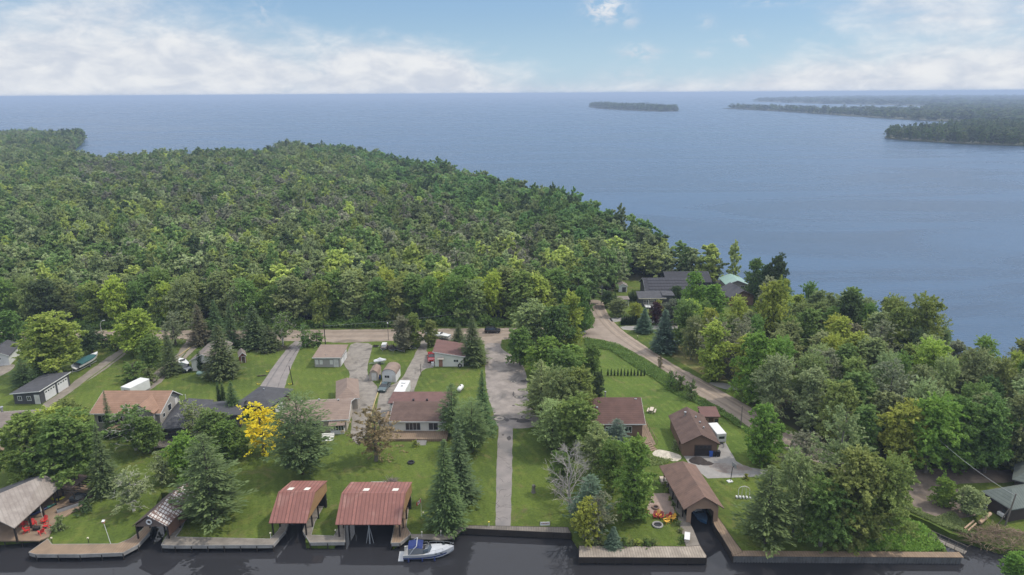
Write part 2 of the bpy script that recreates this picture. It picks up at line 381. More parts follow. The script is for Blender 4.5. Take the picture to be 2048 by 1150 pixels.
def branches(h, r0, tips, z0, bend=.15, n=5, sub=0, seed=0, rt=.03):
    """tapered trunk with limbs reaching the given tip points"""
    rd = random.Random(seed); m = MB()
    top = Vector((0, 0, h*.86)); pts = [Vector((0, 0, -.2))]; K = 6
    for i in range(1, K+1): pts.append(Vector((rd.uniform(-1, 1)*bend*i/K*1.4, rd.uniform(-1, 1)*bend*i/K*1.4, h*.86*i/K)))
    for i in range(K): m.tube(pts[i], pts[i+1], r0*(1-i/K*.85), r0*(1-(i+1)/K*.85), n+2, cap=False)
    def on(z):
        z = max(0.01, min(h*.85, z)); k = min(K-1, int(z/(h*.86)*K)); return pts[k].lerp(pts[k+1], z/(h*.86)*K-k)
    for t in tips:
        t = Vector(t); b = on(max(z0, t.z-(t.xy.length)*rd.uniform(.5, 1.0))); f = max(.15, 1-b.z/h)
        mid = b.lerp(t, .5)+Vector((rd.uniform(-.3, .3), rd.uniform(-.3, .3), rd.uniform(-.1, .5)))
        r = max(rt, r0*.42*f); m.tube(b, mid, r, r*.6, n, cap=False); m.tube(mid, t, r*.6, rt*.5, n, cap=False)
        for _ in range(sub):
            s0 = mid.lerp(t, rd.uniform(0, .8)); d = (t-b).normalized()+Vector([rd.uniform(-.9, .9) for _ in range(3)])
            e = s0+d.normalized()*rd.uniform(.5, 1.3)*(t-b).length*.4; m.tube(s0, e, r*.3, rt*.35, 3, cap=False)
            for _ in range(2):
                s1 = s0.lerp(e, rd.uniform(.3, .9)); e1 = s1+(d+Vector([rd.uniform(-1, 1) for _ in range(3)])).normalized()*rd.uniform(.4, .9); m.tube(s1, e1, rt*.4, rt*.25, 3, cap=False)
    return m
def decid(name, h=12.0, wd=8.0, z0=.18, nl=34, leaves=9000, ls=.36, shape='round', spiky=.25, lod=False, mat=None, seed=0, gap=.0):
    """crown of lobes carried by limbs: returns (crown mesh, trunk MB)"""
    rd = random.Random(seed); tips = []; lobes = []
    for i in range(nl):
        u = (i+.5)/nl; z = z0+(1-z0)*(u**.85); a = i*2.39996+rd.uniform(-.5, .5)
        t = (z-z0)/(1-z0)
        if shape == 'round': pr = max(.12, 1-((t-.42)/.68)**2)**.55
        elif shape == 'tall': pr = max(.10, 1-((t-.45)/.64)**2)**.6*.9
        elif shape == 'vase': pr = .35+.65*math.sin(math.pi*min(1, t*.62+.3))**1.0 if t < .8 else .75*(1-(t-.8)*2.2)
        else: pr = (1-t)**.6*.95+.06
        rr = wd/2*pr*rd.uniform(.45, 1.0)*(1 if i % 3 else .45); lr = wd*rd.uniform(.11, .20)*(1.05-.22*t)
        zz = h*z*(1-.07)-lr*.3+h*rd.uniform(-.05, .05)
        c = (math.cos(a)*max(0, rr-lr*.6), math.sin(a)*max(0, rr-lr*.6), zz); lobes.append((c, lr)); tips.append(c)
    ar = np.array([l[1]**2 for l in lobes]); cnt = (ar/ar.sum()*leaves).astype(int)
    Cs, Us, Ns = [], [], []; LV = []
    for (c, lr), k in zip(lobes, cnt):
        k = max(k, 8)
        ns = max(3, k//26)                        # sprays per lobe
        sd = rdir(ns, .35); sl_ = lr*(1+spiky*rng.random(ns)**2*2.2)
        which = rng.integers(0, ns, k); tt = .45+.55*np.sqrt(rng.random(k))
        sp = sd[which]*(sl_[which]*tt)[:, None]*np.array([1, 1, .8])
        sp += rng.normal(size=(k, 3))*lr*.17*(1.25-tt)[:, None]*1.3
        Cs.append(np.array(c)+sp); u = sd[which]+rng.normal(size=(k, 3))*.55; Us.append(u)
        nn_ = sd[which]*.5+rng.normal(size=(k, 3))*.5+np.array([0, 0, .6]); Ns.append(nn_)
        LV.append(np.clip(rng.normal(.5, .16, k)+(rng.random()-.5)*.4, 0, 1))
    C, Ud, N, lv = map(np.concatenate, (Cs, Us, Ns, LV)); n = len(C)
    L = ls*(.7+.7*rng.random(n)); Wd = L*(.5+.25*rng.random(n))
    tr = branches(h, h*.018+.05, tips[::(3 if lod else 1)], h*z0*.6, bend=h*.02, n=3 if lod else 5, sub=0 if lod else 2, seed=seed)
    ex = (tr.v, tr.f) if lod else None
    return leafmesh(name, C, Ud, N, L, Wd, lv, mat or leafM, ex), tr
def conifer(name, h=14.0, wd=6.0, z0=.06, levels=34, per=12, along=9, ls=.5, pw=.85, droop=.25, loose=0.0, mat=None, seed=0, lod=False, up=0.0, wid=.34, prof=None):
    rd = random.Random(seed); C, Ud, N, L = [], [], [], []; tips = []
    for i in range(levels):
        t = i/levels; z = h*(z0+(1-z0)*t); Rl = wd/2*((1-t)**pw if not prof else max(.05, 1-((t-.33)/.70)**2)**.5)*rd.uniform(1-.3-loose*.3, 1.08)+.12
        k = max(4, int(per*(1-t*.55)))
        off = rd.uniform(0, 6.28)
        for j in range(k):
            a = off+6.283*j/k+rd.uniform(-.3, .3); Rb = Rl*rd.uniform(.62-loose*.2, 1.05+loose*.25); dr = droop*rd.uniform(.5, 1.4)
            if loose and rd.random() < loose*.35: continue
            m_ = max(3, int(along*(Rb/(wd/2))+2)); zz = z+rd.uniform(-.5, .5)*h/levels*1.5
            for q in range(m_):
                s_ = ((q+rd.random())/m_)**.8*.95+.05
                if loose and s_ < .35*loose+.1: continue
                rr = Rb*s_; x, y = math.cos(a)*rr, math.sin(a)*rr; z_ = zz-dr*rr+up*rr*s_
                side = rd.uniform(-1, 1)*(.32*Rb*(1.1-s_)+.1)
                C.append((x-math.sin(a)*side, y+math.cos(a)*side, z_+rd.uniform(-.08, .1))); b = a+side*.9
                Ud.append((math.cos(b), math.sin(b), -dr*.8+up*.9+rd.uniform(-.15, .25))); N.append((rd.uniform(-.35, .35), rd.uniform(-.35, .35), 1)); L.append(ls*rd.uniform(.7, 1.35)*(.6+.4*(1-t)))
            if j % 3 == 0 and i % 2 == 0: tips.append((math.cos(a)*Rb*.8, math.sin(a)*Rb*.8, zz-dr*Rb*.8+up*Rb*.6))
    C.append((0, 0, h)); Ud.append((0, 0, 1)); N.append((0, 1, 0)); L.append(ls*1.2)
    C, Ud, N, L = map(lambda q: np.array(q, float), (C, Ud, N, L)); n = len(C)
    tr = branches(h*1.08, h*.014+.05, tips if loose and not lod else tips[::4], h*.02, bend=.05, n=3, sub=0, seed=seed, rt=.02)
    return leafmesh(name, C, Ud, N, L, L*wid*(.8+.5*rng.random(n)), np.clip(rng.normal(.45, .2, n), 0, 1), mat or needM, (tr.v, tr.f) if lod else None), tr
def bare(name, h=10.0, wd=7.0, n=26, seed=0, droop=0.0, twigs=5):
    rd = random.Random(seed); tips = []
    for i in range(n):
        t = (i+.5)/n; a = i*2.4+rd.uniform(-.4, .4); rr = wd/2*(.35+.65*math.sin(math.pi*min(1, t*.8+.15)))*rd.uniform(.6, 1)*(1.05-t*.5)
        tips.append((math.cos(a)*rr, math.sin(a)*rr, h*(.22+.74*t)-droop*rr))
    return branches(h, h*.014+.05, tips, h*.12, bend=.3, n=4, sub=twigs, seed=seed, rt=.045)
PROTO = {}
def reg(k, crown, trunk, h, wd, tm=bark, cname='crown'):
    t = trunk.build('trunk', tm); tm_ = t.data; bpy.data.objects.remove(t)
    if crown is not None:
        co = np.zeros(len(crown.vertices)*3); crown.vertices.foreach_get('co', co); co = co.reshape(-1, 3)
        rr = np.hypot(co[:, 0], co[:, 1]); wd = 2*np.percentile(rr, 97); h = np.percentile(co[:, 2], 99.7)
    PROTO[k] = (crown, tm_, h, wd, cname)
for i in range(3):
    c, t = decid('round_leaf_crown', seed=i+1, shape='round', z0=.16+.04*i, leaves=24000, ls=.34, nl=50); reg('D%d' % i, c, t, 12, 8, palebark)
for i in range(2):
    c, t = decid('tall_leaf_crown', seed=i+11, shape='tall', nl=52, z0=.10, h=14, wd=7, leaves=24000, ls=.33, spiky=.45); reg('T%d' % i, c, t, 14, 7, palebark)
for i in range(2):
    c, t = decid('vase_leaf_crown', seed=i+21, shape='vase', nl=26, z0=.22, h=13, wd=9, leaves=18000, ls=.33, spiky=.7); reg('W%d' % i, c, t, 13, 9, palebark)
c, t = decid('sparse_leaf_crown', seed=31, shape='tall', nl=36, z0=.2, h=12, wd=7, leaves=6500, ls=.28, spiky=.9); reg('Q0', c, t, 12, 7, palebark)
c, t = decid('birch_leaf_crown', seed=41, shape='tall', nl=26, z0=.25, h=11, wd=6.5, leaves=6000, ls=.28, spiky=.6); reg('B0', c, bare('limbs', 10.6, 7.2, 18, 8, -.1, 3), 11, 6.5, birchbark)
c, t = decid('bush_leaf_crown', seed=51, shape='dome', nl=22, z0=.02, h=2.4, wd=3, leaves=1800, ls=.24, spiky=.4); reg('U0', c, t, 2.4, 3)
c, t = decid('bush_leaf_crown', seed=52, shape='round', nl=22, z0=.02, h=3, wd=3.4, leaves=2200, ls=.25, spiky=.6); reg('U1', c, t, 3, 3.4)
for i in range(3):
    c, t = conifer('spruce_crown', seed=i+1, levels=44, per=16, along=14, ls=.50, wid=.42, pw=(.8, .95, .7)[i]); reg('S%d' % i, c, t, 14, 6)
c, t = conifer('dense_spruce_crown', h=8, wd=4.6, seed=7, levels=40, per=22, along=13, ls=.42, pw=.8, droop=.12, up=.05, wid=.5); reg('L0', c, t, 8, 4.6)
for i in range(2):
    c, t = conifer('pine_crown', seed=i+31, h=14, wd=9.5, z0=.14, levels=38, per=15, along=34, ls=.58, pw=.62, prof='round' if i == 0 else None, droop=.02, up=.07, loose=.5, wid=.42); reg('P%d' % i, c, t, 14, 9.5)
c, t = conifer('cedar_crown', h=4, wd=1.3, z0=.01, levels=30, per=10, along=3, ls=.42, pw=.45, droop=-1.2, seed=9, wid=.4); reg('C0', c, t, 4, 1.3)
dead = bare('dead', 11, 9, 34, 5, .15, 9); reg('X0', None, dead, 11, 9, deadbark)
birchbare = bare('bare', 10, 7, 14, 8, -.1, 4)
TINT = dict(lime=(.235, .30, .060), bright=(.14, .25, .05), green=(.115, .19, .052), olive=(.17, .215, .062), dark=(.062, .10, .040), mid=(.155, .20, .078),
            blue=(.085, .125, .090), grey=(.18, .195, .12), yellow=(.66, .58, .035), wine=(.06, .028, .028), plum=(.15, .152, .105), pale=(.20, .25, .11), brown=(.22, .185, .10), spruce=(.072, .105, .042), pine=(.082, .128, .046))
ORD = ['first', 'second', 'third', 'fourth', 'fifth', 'sixth', 'seventh', 'eighth', 'ninth', 'tenth', 'eleventh', 'twelfth', 'thirteenth', 'fourteenth', 'fifteenth', 'sixteenth', 'seventeenth', 'eighteenth']
trees = []
def tree(k, x, y, h, wd, tint, label, cat='tree', group=None, name=None, rot=None, crown=True):
    cm, tm, ph, pw, cn = PROTO[k]
    nm = name or {'D': 'deciduous_tree', 'T': 'deciduous_tree', 'W': 'deciduous_tree', 'Q': 'sparse_tree', 'B': 'birch_tree', 'U': 'bush', 'S': 'spruce_tree', 'L': 'spruce_tree', 'P': 'pine_tree', 'C': 'cedar_tree', 'X': 'dead_tree'}[k[0]]
    r = thing(nm, label, cat, (x, y, 0), random.uniform(0, 6.28) if rot is None else rot, group)
    sx, sz = wd/pw, h/ph
    j = random.uniform(.92, 1.08)
    tc_ = TINT[tint] if isinstance(tint, str) else tint
    for me, n in ((tm, 'trunk'), (cm, 'crown')):
        if me is None: continue
        o = bpy.data.objects.new(n, me); COL.objects.link(o); o.parent = r; o.scale = (sx*j, sx/j, sz)
        o.color = (*[v*random.uniform(.93, 1.07) for v in tc_], 1)
    trees.append((x, y, wd)); return r
def ptree(k, px, yb, yt, wpx, tint, label, **kw):
    """a tree whose foot shows at (px, yb) and whose top at row yt of the photograph"""
    g = U(px, yb); lo, hi = .3, 45
    for _ in range(30):
        md = (lo+hi)/2
        if S(g.x, g.y, md)[1] > yt: lo = md
        else: hi = md
    sc = F/(g.y*math.cos(PITCH)+H*math.sin(PITCH))
    return tree(k, g.x, g.y, lo, wpx/sc, tint, label, **kw)
random.seed(4)
HERO = [
 ('D0', 30, 700, 622, 62, 'green', 'medium green leafy tree above the black roof of the small white garage'),
 ('D1', 118, 748, 630, 108, 'lime', 'large yellow-green maple beside the covered boat on its trailer'),
 ('D2', 185, 706, 656, 52, 'dark', 'round dark green tree between the maple and the curved street lamp'),
 ('P1', 52, 778, 720, 54, 'dark', 'dark shaggy conifer behind the dark garage with two white doors'),
 ('S0', 84, 752, 700, 40, 'dark', 'narrow dark spruce tucked under the yellow-green maple'),
 ('D0', 280, 708, 621, 84, 'lime', 'broad lime green tree beside the top of the long gravel drive'),
 ('Q0', 352, 690, 624, 62, 'grey', 'thin grey-green tree with few leaves next to the lime tree by the gravel drive'),
 ('D1', 305, 735, 672, 50, 'green', 'small green tree in front of the lime tree by the gravel drive'),
 ('S1', 343, 748, 655, 46, 'spruce', 'dark grey spruce beside the drive with the parked dark car'),
 ('U1', 268, 762, 726, 60, 'green', 'loose green shrub on the lawn between two gravel drives', dict(cat='shrub', name='shrub')),
 ('U0', 300, 764, 738, 40, 'mid', 'low shrub beside the loose green shrub between two gravel drives', dict(cat='shrub', name='shrub')),
 ('U0', 232, 700, 668, 40, 'green', 'rounded bush by the road at the head of the long gravel drive', dict(cat='shrub', name='shrub')),
 ('U1', 212, 694, 672, 34, 'dark', 'dark bush by the road behind the covered boat', dict(cat='shrub', name='shrub')),
 ('S2', 402, 688, 610, 46, (.12, .115, .062), 'brownish tall spruce at the roadside above the small tan-roofed garage'),
 ('S0', 436, 682, 601, 44, 'dark', 'dark tall spruce just behind the small tan-roofed garage'),
 ('S1', 466, 692, 606, 42, 'dark', 'dark spruce between the tan-roofed garage and the wide green spruce'),
 ('S2', 446, 752, 650, 74, 'spruce', 'big grey-green spruce on the lawn in front of the tan-roofed garage'),
 ('S0', 512, 692, 612, 64, 'spruce', 'wide tall spruce beside the dark brush pile near the road'),
 ('S2', 540, 700, 650, 44, 'spruce', 'shorter spruce next to the brush pile near the paved drive'),
 ('B0', 566, 692, 625, 50, 'green', 'green birch at the road end of the paved drive'),
 ('B0', 611, 694, 648, 34, 'green', 'slim birch beside the black utility pole'),
 ('U1', 634, 691, 664, 36, 'green', 'dense green bush at the foot of the black utility pole', dict(cat='shrub', name='shrub')),
 ('U0', 613, 693, 672, 30, 'green', 'low bush between the slim birch and the utility pole', dict(cat='shrub', name='shrub')),
 ('C0', 401, 742, 701, 13, 'dark', 'thin pointed cedar against the wall of the tan-roofed garage'),
 ('C0', 439, 807, 764, 11, 'dark', 'column cedar on the lawn beside its twin, the one nearer the big spruce'),
 ('C0', 448, 807, 766, 12, 'dark', 'wider of the twin column cedars, nearer the small conifer'),
 ('S0', 470, 842, 765, 44, 'dark', 'small dark conifer in front of the dark grey hip roof'),
 ('B0', 392, 880, 800, 56, 'pale', 'tall pale birch with white limbs beside the dark grey house'),
 ('D1', 432, 895, 822, 70, 'green', 'green birch clump growing below the dark grey roof'),
 ('D0', 462, 918, 842, 74, 'green', 'leafy tree between the birch clump and the yellow tree'),
 ('Q0', 528, 905, 808, 98, 'yellow', 'bright golden yellow leafy tree'),
 ('P0', 605, 948, 790, 132, 'pine', 'big spreading pine standing alone on the lawn behind the smaller red boathouse'),
 ('Q0', 752, 922, 815, 100, 'brown', 'brownish half-bare tree in front of the maroon-roofed house'),
 ('S0', 893, 1054, 882, 82, 'spruce', 'tall spruce nearest the cruiser boat'),
 ('S1', 920, 1000, 842, 84, 'spruce', 'tall spruce just behind the one by the cruiser'),
 ('S1', 966, 866, 742, 56, 'dark', 'dark pointed spruce at the edge of the round turning area'),
 ('P1', 905, 868, 768, 66, 'pine', 'feathery pine hiding the end of the maroon-roofed house'),
 ('P0', 945, 905, 800, 84, 'pine', 'feathery pine between the tall spruces and the paved path'),
 ('T0', 806, 700, 632, 40, 'grey', 'grey-green slim tree behind the parked utility trailers'),
 ('T1', 829, 694, 628, 36, 'olive', 'olive slim tree at the mouth of the drive to the white garage'),
 ('T0', 862, 692, 640, 32, 'olive', 'short olive tree across the drive from the parked utility trailers'),
 ('S2', 946, 726, 634, 58, 'spruce', 'large dark spruce beside the white garage with the red roof'),
 ('S0', 918, 700, 648, 40, 'spruce', 'smaller spruce behind the white garage with the red roof'),
 ('D1', 1062, 690, 603, 84, 'pale', 'pale green tree at the entrance of the turning area'),
 ('D2', 1112, 700, 612, 70, 'green', 'green roadside tree left of the dirt road junction'),
 ('T0', 1142, 690, 584, 48, 'lime', 'slim lime tree beside the road junction'),
 ('D0', 1160, 668, 575, 44, 'green', 'green tree at the forest corner by the road junction'),
 ('D1', 1040, 730, 655, 56, 'green', 'leafy tree hugging the upper edge of the turning area'),
 ('D0', 1092, 752, 675, 78, 'bright', 'bright green tree in the belt beside the turning area'),
 ('T1', 1140, 752, 690, 60, 'bright', 'bright slim tree in the belt facing the meadow'),
 ('D2', 1125, 790, 700, 76, 'green', 'round green tree halfway down the belt beside the turning area'),
 ('D2', 1183, 752, 690, 40, 'green', 'small round tree at the end of the sapling row'),
 ('P1', 1082, 838, 722, 84, 'mid', 'shaggy pine beside the manhole rings of the turning area'),
 ('W0', 1118, 862, 742, 96, 'mid', 'tall open-crowned tree in the belt behind the cottage'),
 ('T0', 1158, 850, 738, 74, 'olive', 'olive tree in the belt beside the meadow'),
 ('D1', 1150, 905, 790, 86, 'olive', 'olive tree whose crown hides the end of the red-brown cottage'),
 ('P0', 1104, 900, 800, 80, 'mid', 'pine at the bottom end of the turning area'),
 ('T1', 1196, 800, 745, 26, 'dark', 'dark shrubby tree at the edge of the meadow above the cottage'),
 ('D0', 1213, 830, 798, 14, 'wine', 'tiny dark red tree by the cottage chimney'),
 ('D2', 1195, 955, 855, 78, 'pale', 'pale green tree in front of the red-brown cottage'),
 ('P1', 1232, 905, 838, 64, 'blue', 'blue-green pine leaning over the cottage roof'),
 ('T0', 1266, 1036, 880, 84, 'bright', 'big leafy green tree shading the stone fire pit patio'),
 ('W0', 1226, 985, 880, 66, 'green', 'leafy tree between the grey dead tree and the patio'),
 ('X0', 1140, 1024, 880, 128, 'grey', 'silvery grey dead conifer with bare drooping branches'),
 ('P1', 1178, 1056, 950, 88, 'blue', 'blue-green conifer in front of the grey dead tree'),
 ('Q0', 1196, 1078, 985, 70, 'grey', 'thin leafless-looking tree near the wooden dock'),
 ('D1', 1172, 1082, 1000, 60, 'lime', 'yellow-green small tree at the shore end of the dead tree clump'),
 ('D2', 1122, 985, 905, 50, 'green', 'green tree under the grey dead conifer beside the mown strip'),
 ('L0', 1226, 1094, 1054, 34, 'blue', 'small blue spruce behind the long wooden dock'),
 ('D0', 1521, 926, 812, 84, 'bright', 'bright green maple beside the concrete pad of the brown garage'),
 ('P1', 1530, 1086, 935, 120, 'pine', 'wispy tall pine on the lawn beside the white metal lawn frame'),
 ('W0', 1585, 1075, 905, 86, 'pale', 'tall loose tree behind the wispy pine'),
 ('W1', 1640, 1092, 960, 120, 'green', 'leaning leafy tree over the corrugated seawall'),
 ('T1', 1700, 1090, 905, 120, 'olive', 'large olive tree over the corrugated seawall'),
 ('W0', 1752, 1086, 915, 120, 'olive', 'wide loose olive tree beside the narrow creek mouth'),
 ('Q0', 1602, 955, 860, 92, 'grey', 'grey thin-leaved tree over the patch of bare road'),
 ('Q0', 1668, 1000, 815, 110, 'pale', 'very tall tree with a dark forked trunk beside the track'),
 ('T1', 1640, 1030, 930, 70, 'mid', 'slim tree between the forked tree and the seawall trees'),
 ('D1', 1795, 932, 804, 92, 'lime', 'bright lime tree behind the muddy clearing'),
 ('W0', 1850, 945, 795, 110, 'bright', 'feathery bright green tree drooping over the muddy clearing'),
 ('D0', 1905, 940, 800, 100, 'green', 'leafy green tree standing behind the muddy clearing'),
 ('D2', 1968, 945, 800, 100, 'green', 'thick green tree behind the green-roofed cabin'),
 ('T0', 2030, 945, 790, 84, 'mid', 'pale-trunked tree at the frame edge behind the green-roofed cabin'),
 ('D0', 1886, 1012, 958, 46, 'bright', 'upright green bush between the mud and the cabin', dict(cat='shrub', name='shrub')),
 ('D2', 1935, 1032, 978, 62, 'pale', 'broad pale bush beside the green-roofed cabin', dict(cat='shrub', name='shrub')),
 ('D1', 2025, 1165, 1108, 50, 'bright', 'leafy bush in the bottom corner by the creek', dict(cat='shrub', name='shrub')),
 ('D0', 72, 955, 828, 120, 'olive', 'broad olive tree behind the pergola deck, nearest the timber deck house'),
 ('D1', 150, 968, 830, 125, 'green', 'broad green tree between the covered slip and the orange-roofed house'),
 ('W1', 120, 900, 815, 110, 'lime', 'yellow-green crown in front of the brown bungalow roof'),
 ('S1', 214, 985, 852, 66, 'spruce', 'grey-green spruce beside the deck with the small pergola'),
 ('S1', 223, 872, 780, 28, 'dark', 'thin dark spruce in front of the orange-roofed house'),
 ('B0', 272, 900, 808, 90, 'green', 'birch with white limbs in front of the orange-roofed house'),
 ('D2', 300, 905, 835, 60, 'green', 'leafy tree beside the birch in front of the orange-roofed house'),
 ('B0', 268, 1022, 945, 84, 'pale', 'low birch with long white limbs next to the patchy-roofed boathouse'),
 ('Q0', 325, 965, 905, 60, 'pale', 'thin birch behind the patchy-roofed boathouse'),
 ('D1', 372, 955, 868, 66, 'bright', 'bright green tree behind the feathery shoreline pine'),
 ('W1', 410, 990, 890, 80, 'green', 'leafy green tree behind the wispy pine near the patchy-roofed boathouse'),
 ('P1', 428, 1042, 872, 136, 'pine', 'wispy wide pine between the patchy-roofed boathouse and the smaller red one'),
 ('U0', 172, 1022, 1000, 44, 'dark', 'dark clipped shrub at the edge of the timber deck', dict(cat='shrub', name='shrub')),
 ('U0', 122, 1060, 1032, 32, 'pale', 'pale shrub on the deck edge beside the red chairs', dict(cat='shrub', name='shrub')),
 ('D2', 140, 870, 800, 70, 'olive', 'olive tree between the brown bungalow and the orange-roofed house'),
 ('L0', 1288, 664, 617, 36, 'blue', 'smaller of the two blue spruces beside the pale drive'),
 ('L0', 1327, 702, 620, 52, 'blue', 'larger blue spruce standing beside the wooden pole with the street lamp'),
 ('D0', 1385, 640, 545, 52, 'bright', 'bright green tree in front of the long dark striped roof'),
 ('D1', 1312, 650, 605, 30, 'wine', 'dark red tree in front of the small dark house with the white trim'),
 ('D0', 1345, 645, 598, 48, 'plum', 'greyish purple tree beside the small dark house'),
 ('D2', 1215, 614, 582, 32, 'dark', 'dark round bush beside the white pole at the bend'),
 ('D1', 1234, 632, 597, 38, 'mid', 'grey-green tree in front of the little gazebo'),
 ('D0', 1272, 645, 606, 34, 'lime', 'lime tree beside the porch steps of the small dark house'),
 ('T0', 1316, 628, 600, 18, 'lime', 'small lime tree by the white porch of the dark house'),
 ('D2', 1352, 600, 572, 30, 'dark', 'dark tree between the small dark house and the striped roof'),
 ('C0', 1230, 606, 584, 6, 'dark', 'lone thin cedar behind the gazebo'),
 ('S0', 1620, 626, 570, 26, 'dark', 'pointed dark spruce by the lake behind the parked black car'),
 ('D1', 1548, 612, 508, 40, 'dark', 'tall dark tree at the lakeside beside the green-roofed house'),
 ('S2', 1570, 640, 560, 26, 'dark', 'small dark conifer on the lakeshore'),
 ('D0', 1508, 808, 668, 84, 'bright', 'round bright green tree beside the dirt road bend'),
 ('D2', 1535, 720, 562, 74, 'lime', 'tall lime tree in front of the brown gabled house'),
 ('W0', 1840, 735, 590, 84, 'olive', 'tallest olive tree on the lake edge'),
 ('D0', 1790, 735, 616, 74, 'olive', 'yellowish olive tree next to the tallest lakeside tree'),
 ('T1', 1690, 690, 583, 54, 'dark', 'dark tall tree among the lakeside houses'),
 ('T0', 1506, 600, 518, 38, 'green', 'leafy tree just behind the pale green metal roof'),
 ('D2', 1528, 608, 530, 42, 'dark', 'dark bushy tree to the lake side of the pale green metal roof'),
 ('W0', 1562, 622, 560, 40, 'green', 'green tree on the lakeshore next to the tall dark one'),
 ('T1', 1590, 655, 590, 44, 'lime', 'yellow-green tree in front of the black car by the lake'),
 ('D1', 1655, 652, 588, 48, 'mid', 'dull green lakeside tree beyond the pointed dark spruce'),
 ('W1', 1725, 668, 596, 56, 'pale', 'pale airy tree on the lakeshore beside the tall dark tree'),
 ('D0', 1540, 650, 596, 46, 'bright', 'green tree beside the brown gabled house'),
 ('T1', 1478, 655, 606, 40, 'mid', 'tree in front of the porch of the brown gabled house'),
 ('U1', 1320, 735, 712, 14, 'brown', 'small brown shrub standing at the verge of the dirt road', dict(cat='shrub', name='shrub')),
 ('U1', 1342, 778, 742, 26, 'green', 'shrub in the ditch between meadow and dirt road, nearest the junction', dict(cat='shrub', name='shrub')),
 ('U0', 1360, 782, 752, 30, 'green', 'middle shrub of the three in the ditch beside the meadow', dict(cat='shrub', name='shrub')),
 ('U1', 1382, 798, 762, 34, 'mid', 'shrub in the ditch nearest the brown garage', dict(cat='shrub', name='shrub')),
 ('U0', 1349, 900, 880, 16, 'pale', 'pale round shrub against the wall of the brown garage', dict(cat='shrub', name='shrub')),
 ('U0', 1492, 958, 948, 16, 'lime', 'small pale shrub at the corner of the concrete pad', dict(cat='shrub', name='shrub')),
 ('U0', 831, 893, 880, 18, 'lime', 'light green shrub below the deck of the maroon-roofed house', dict(cat='shrub', name='shrub')),
]
for a in HERO: ptree(*a[:7], **(a[7] if len(a) > 7 else {}))
for i in range(9):
    g = U(1190+i*14.5, 1090+random.uniform(-1, 2)); tree('U0', g.x, g.y, random.uniform(.9, 1.4), random.uniform(1.3, 2.0), random.choice(['pale', 'green', 'mid', 'lime']), ORD[i]+' low shrub from the west in the bed behind the long dock', 'shrub', 'shrubs behind the long dock', 'shrub')
for i, (x, y) in enumerate(((1334, 985), (1340, 1000), (1346, 1012), (1352, 1034), (1358, 1050), (1362, 1064), (1364, 1078), (1362, 1088), (1330, 972))):
    g = U(x, y); tree('U0', g.x, g.y, random.uniform(.6, 1.0), random.uniform(.9, 1.4), random.choice(['lime', 'pale', 'green']), ORD[i]+' small round plant of the row along the boardwalk edge', 'shrub', 'plants along the boardwalk', 'shrub')
for i in range(16):
    x = 1189+i*6.65; g = U(x, 751.5)
    if i in (3,): continue
    tree('C0', g.x, g.y, 1.75+random.uniform(-.15, .2), .55, 'dark', ORD[i]+' young cedar from the west in the straight row across the meadow', 'tree', 'young cedars in a row across the meadow')
for i in range(8):
    g = U(1244+i*4.0, 650-i*.15); tree('C0', g.x, g.y, random.uniform(2.3, 3.6), 1.2, 'dark', ORD[i]+' clipped cedar from the junction in the short hedge', 'tree', 'hedge cedars beside the pale drive')
for i in range(6):
    g = U(1257+i*3.2, 603); tree('C0', g.x, g.y, random.uniform(2.6, 4.4), .8, 'dark', ORD[i]+' pointed cedar between the gazebo and the small dark house', 'tree', 'cedars beside the gazebo')
# ---- the wood between the dirt road and the lake: single trees
def inpoly(p, poly):
    c = False; n = len(poly)
    for i in range(n):
        a, b = poly[i], poly[i-1]
        if (a[1] > p[1]) != (b[1] > p[1]) and p[0] < (b[0]-a[0])*(p[1]-a[1])/(b[1]-a[1])+a[0]: c = not c
    return c
wood_poly = G((1362, 690), (1372, 730), (1425, 762), (1470, 772), (1500, 800), (1560, 850), (1640, 895), (1740, 925), (1800, 938), (2110, 938), (2110, 735), (1965, 745), (1893, 742), (1880, 715), (1800, 690), (1680, 650), (1600, 645), (1540, 628), (1500, 640), (1440, 640), (1385, 668))
rd = random.Random(21); auto = []
ys = [p[1] for p in wood_poly]; xs = [p[0] for p in wood_poly]
for _ in range(9000):
    p = (rd.uniform(min(xs), max(xs)), rd.uniform(min(ys), max(ys)))
    if not inpoly(p, wood_poly): continue
    qx, qy = S(p[0], p[1], 0)
    if 1425 < qx < 1525 and qy < 668: continue
    if all((p[0]-q[0])**2+(p[1]-q[1])**2 > 5.6**2 for q in auto) and all((p[0]-q[0])**2+(p[1]-q[1])**2 > 4.2**2 for q in trees): auto.append(p)
CW = dict(lime='lime green', bright='bright green', green='medium green', olive='olive', dark='dark green', mid='dull green', grey='greyish thin', pale='pale green', plum='grey-brown')
def landmark(px, py):
    if py > 860: return 'behind the muddy clearing' if px > 1780 else 'beside the lower end of the dirt road'
    if py > 790: return 'east of the bright maple by the dirt road' if px < 1800 else 'near the frame edge above the clearing'
    if py > 720: return 'beside the dirt road bend' if px < 1560 else ('in the middle of the lakeside wood' if px < 1800 else 'at the lake edge above the clearing')
    return 'near the brown gabled house' if px < 1560 else 'behind the lakeside parking'
rec = []
for p in auto:
    px, py = S(p[0], p[1], 0); t = rd.choices(['mid', 'green', 'grey', 'pale', 'olive', 'dark', 'lime', 'bright'], [26, 20, 11, 17, 12, 4, 11, 7])[0]
    rec.append((px, py, p, t, landmark(px, py)))
def ordinals(rec):
    by = {}
    for r in rec: by.setdefault((r[3], r[4]), []).append(r)
    out = []
    for (t, l), rs in by.items():
        rs.sort(key=lambda r: r[0])
        for i, r in enumerate(rs): out.append((r, i, len(rs)))
    return out
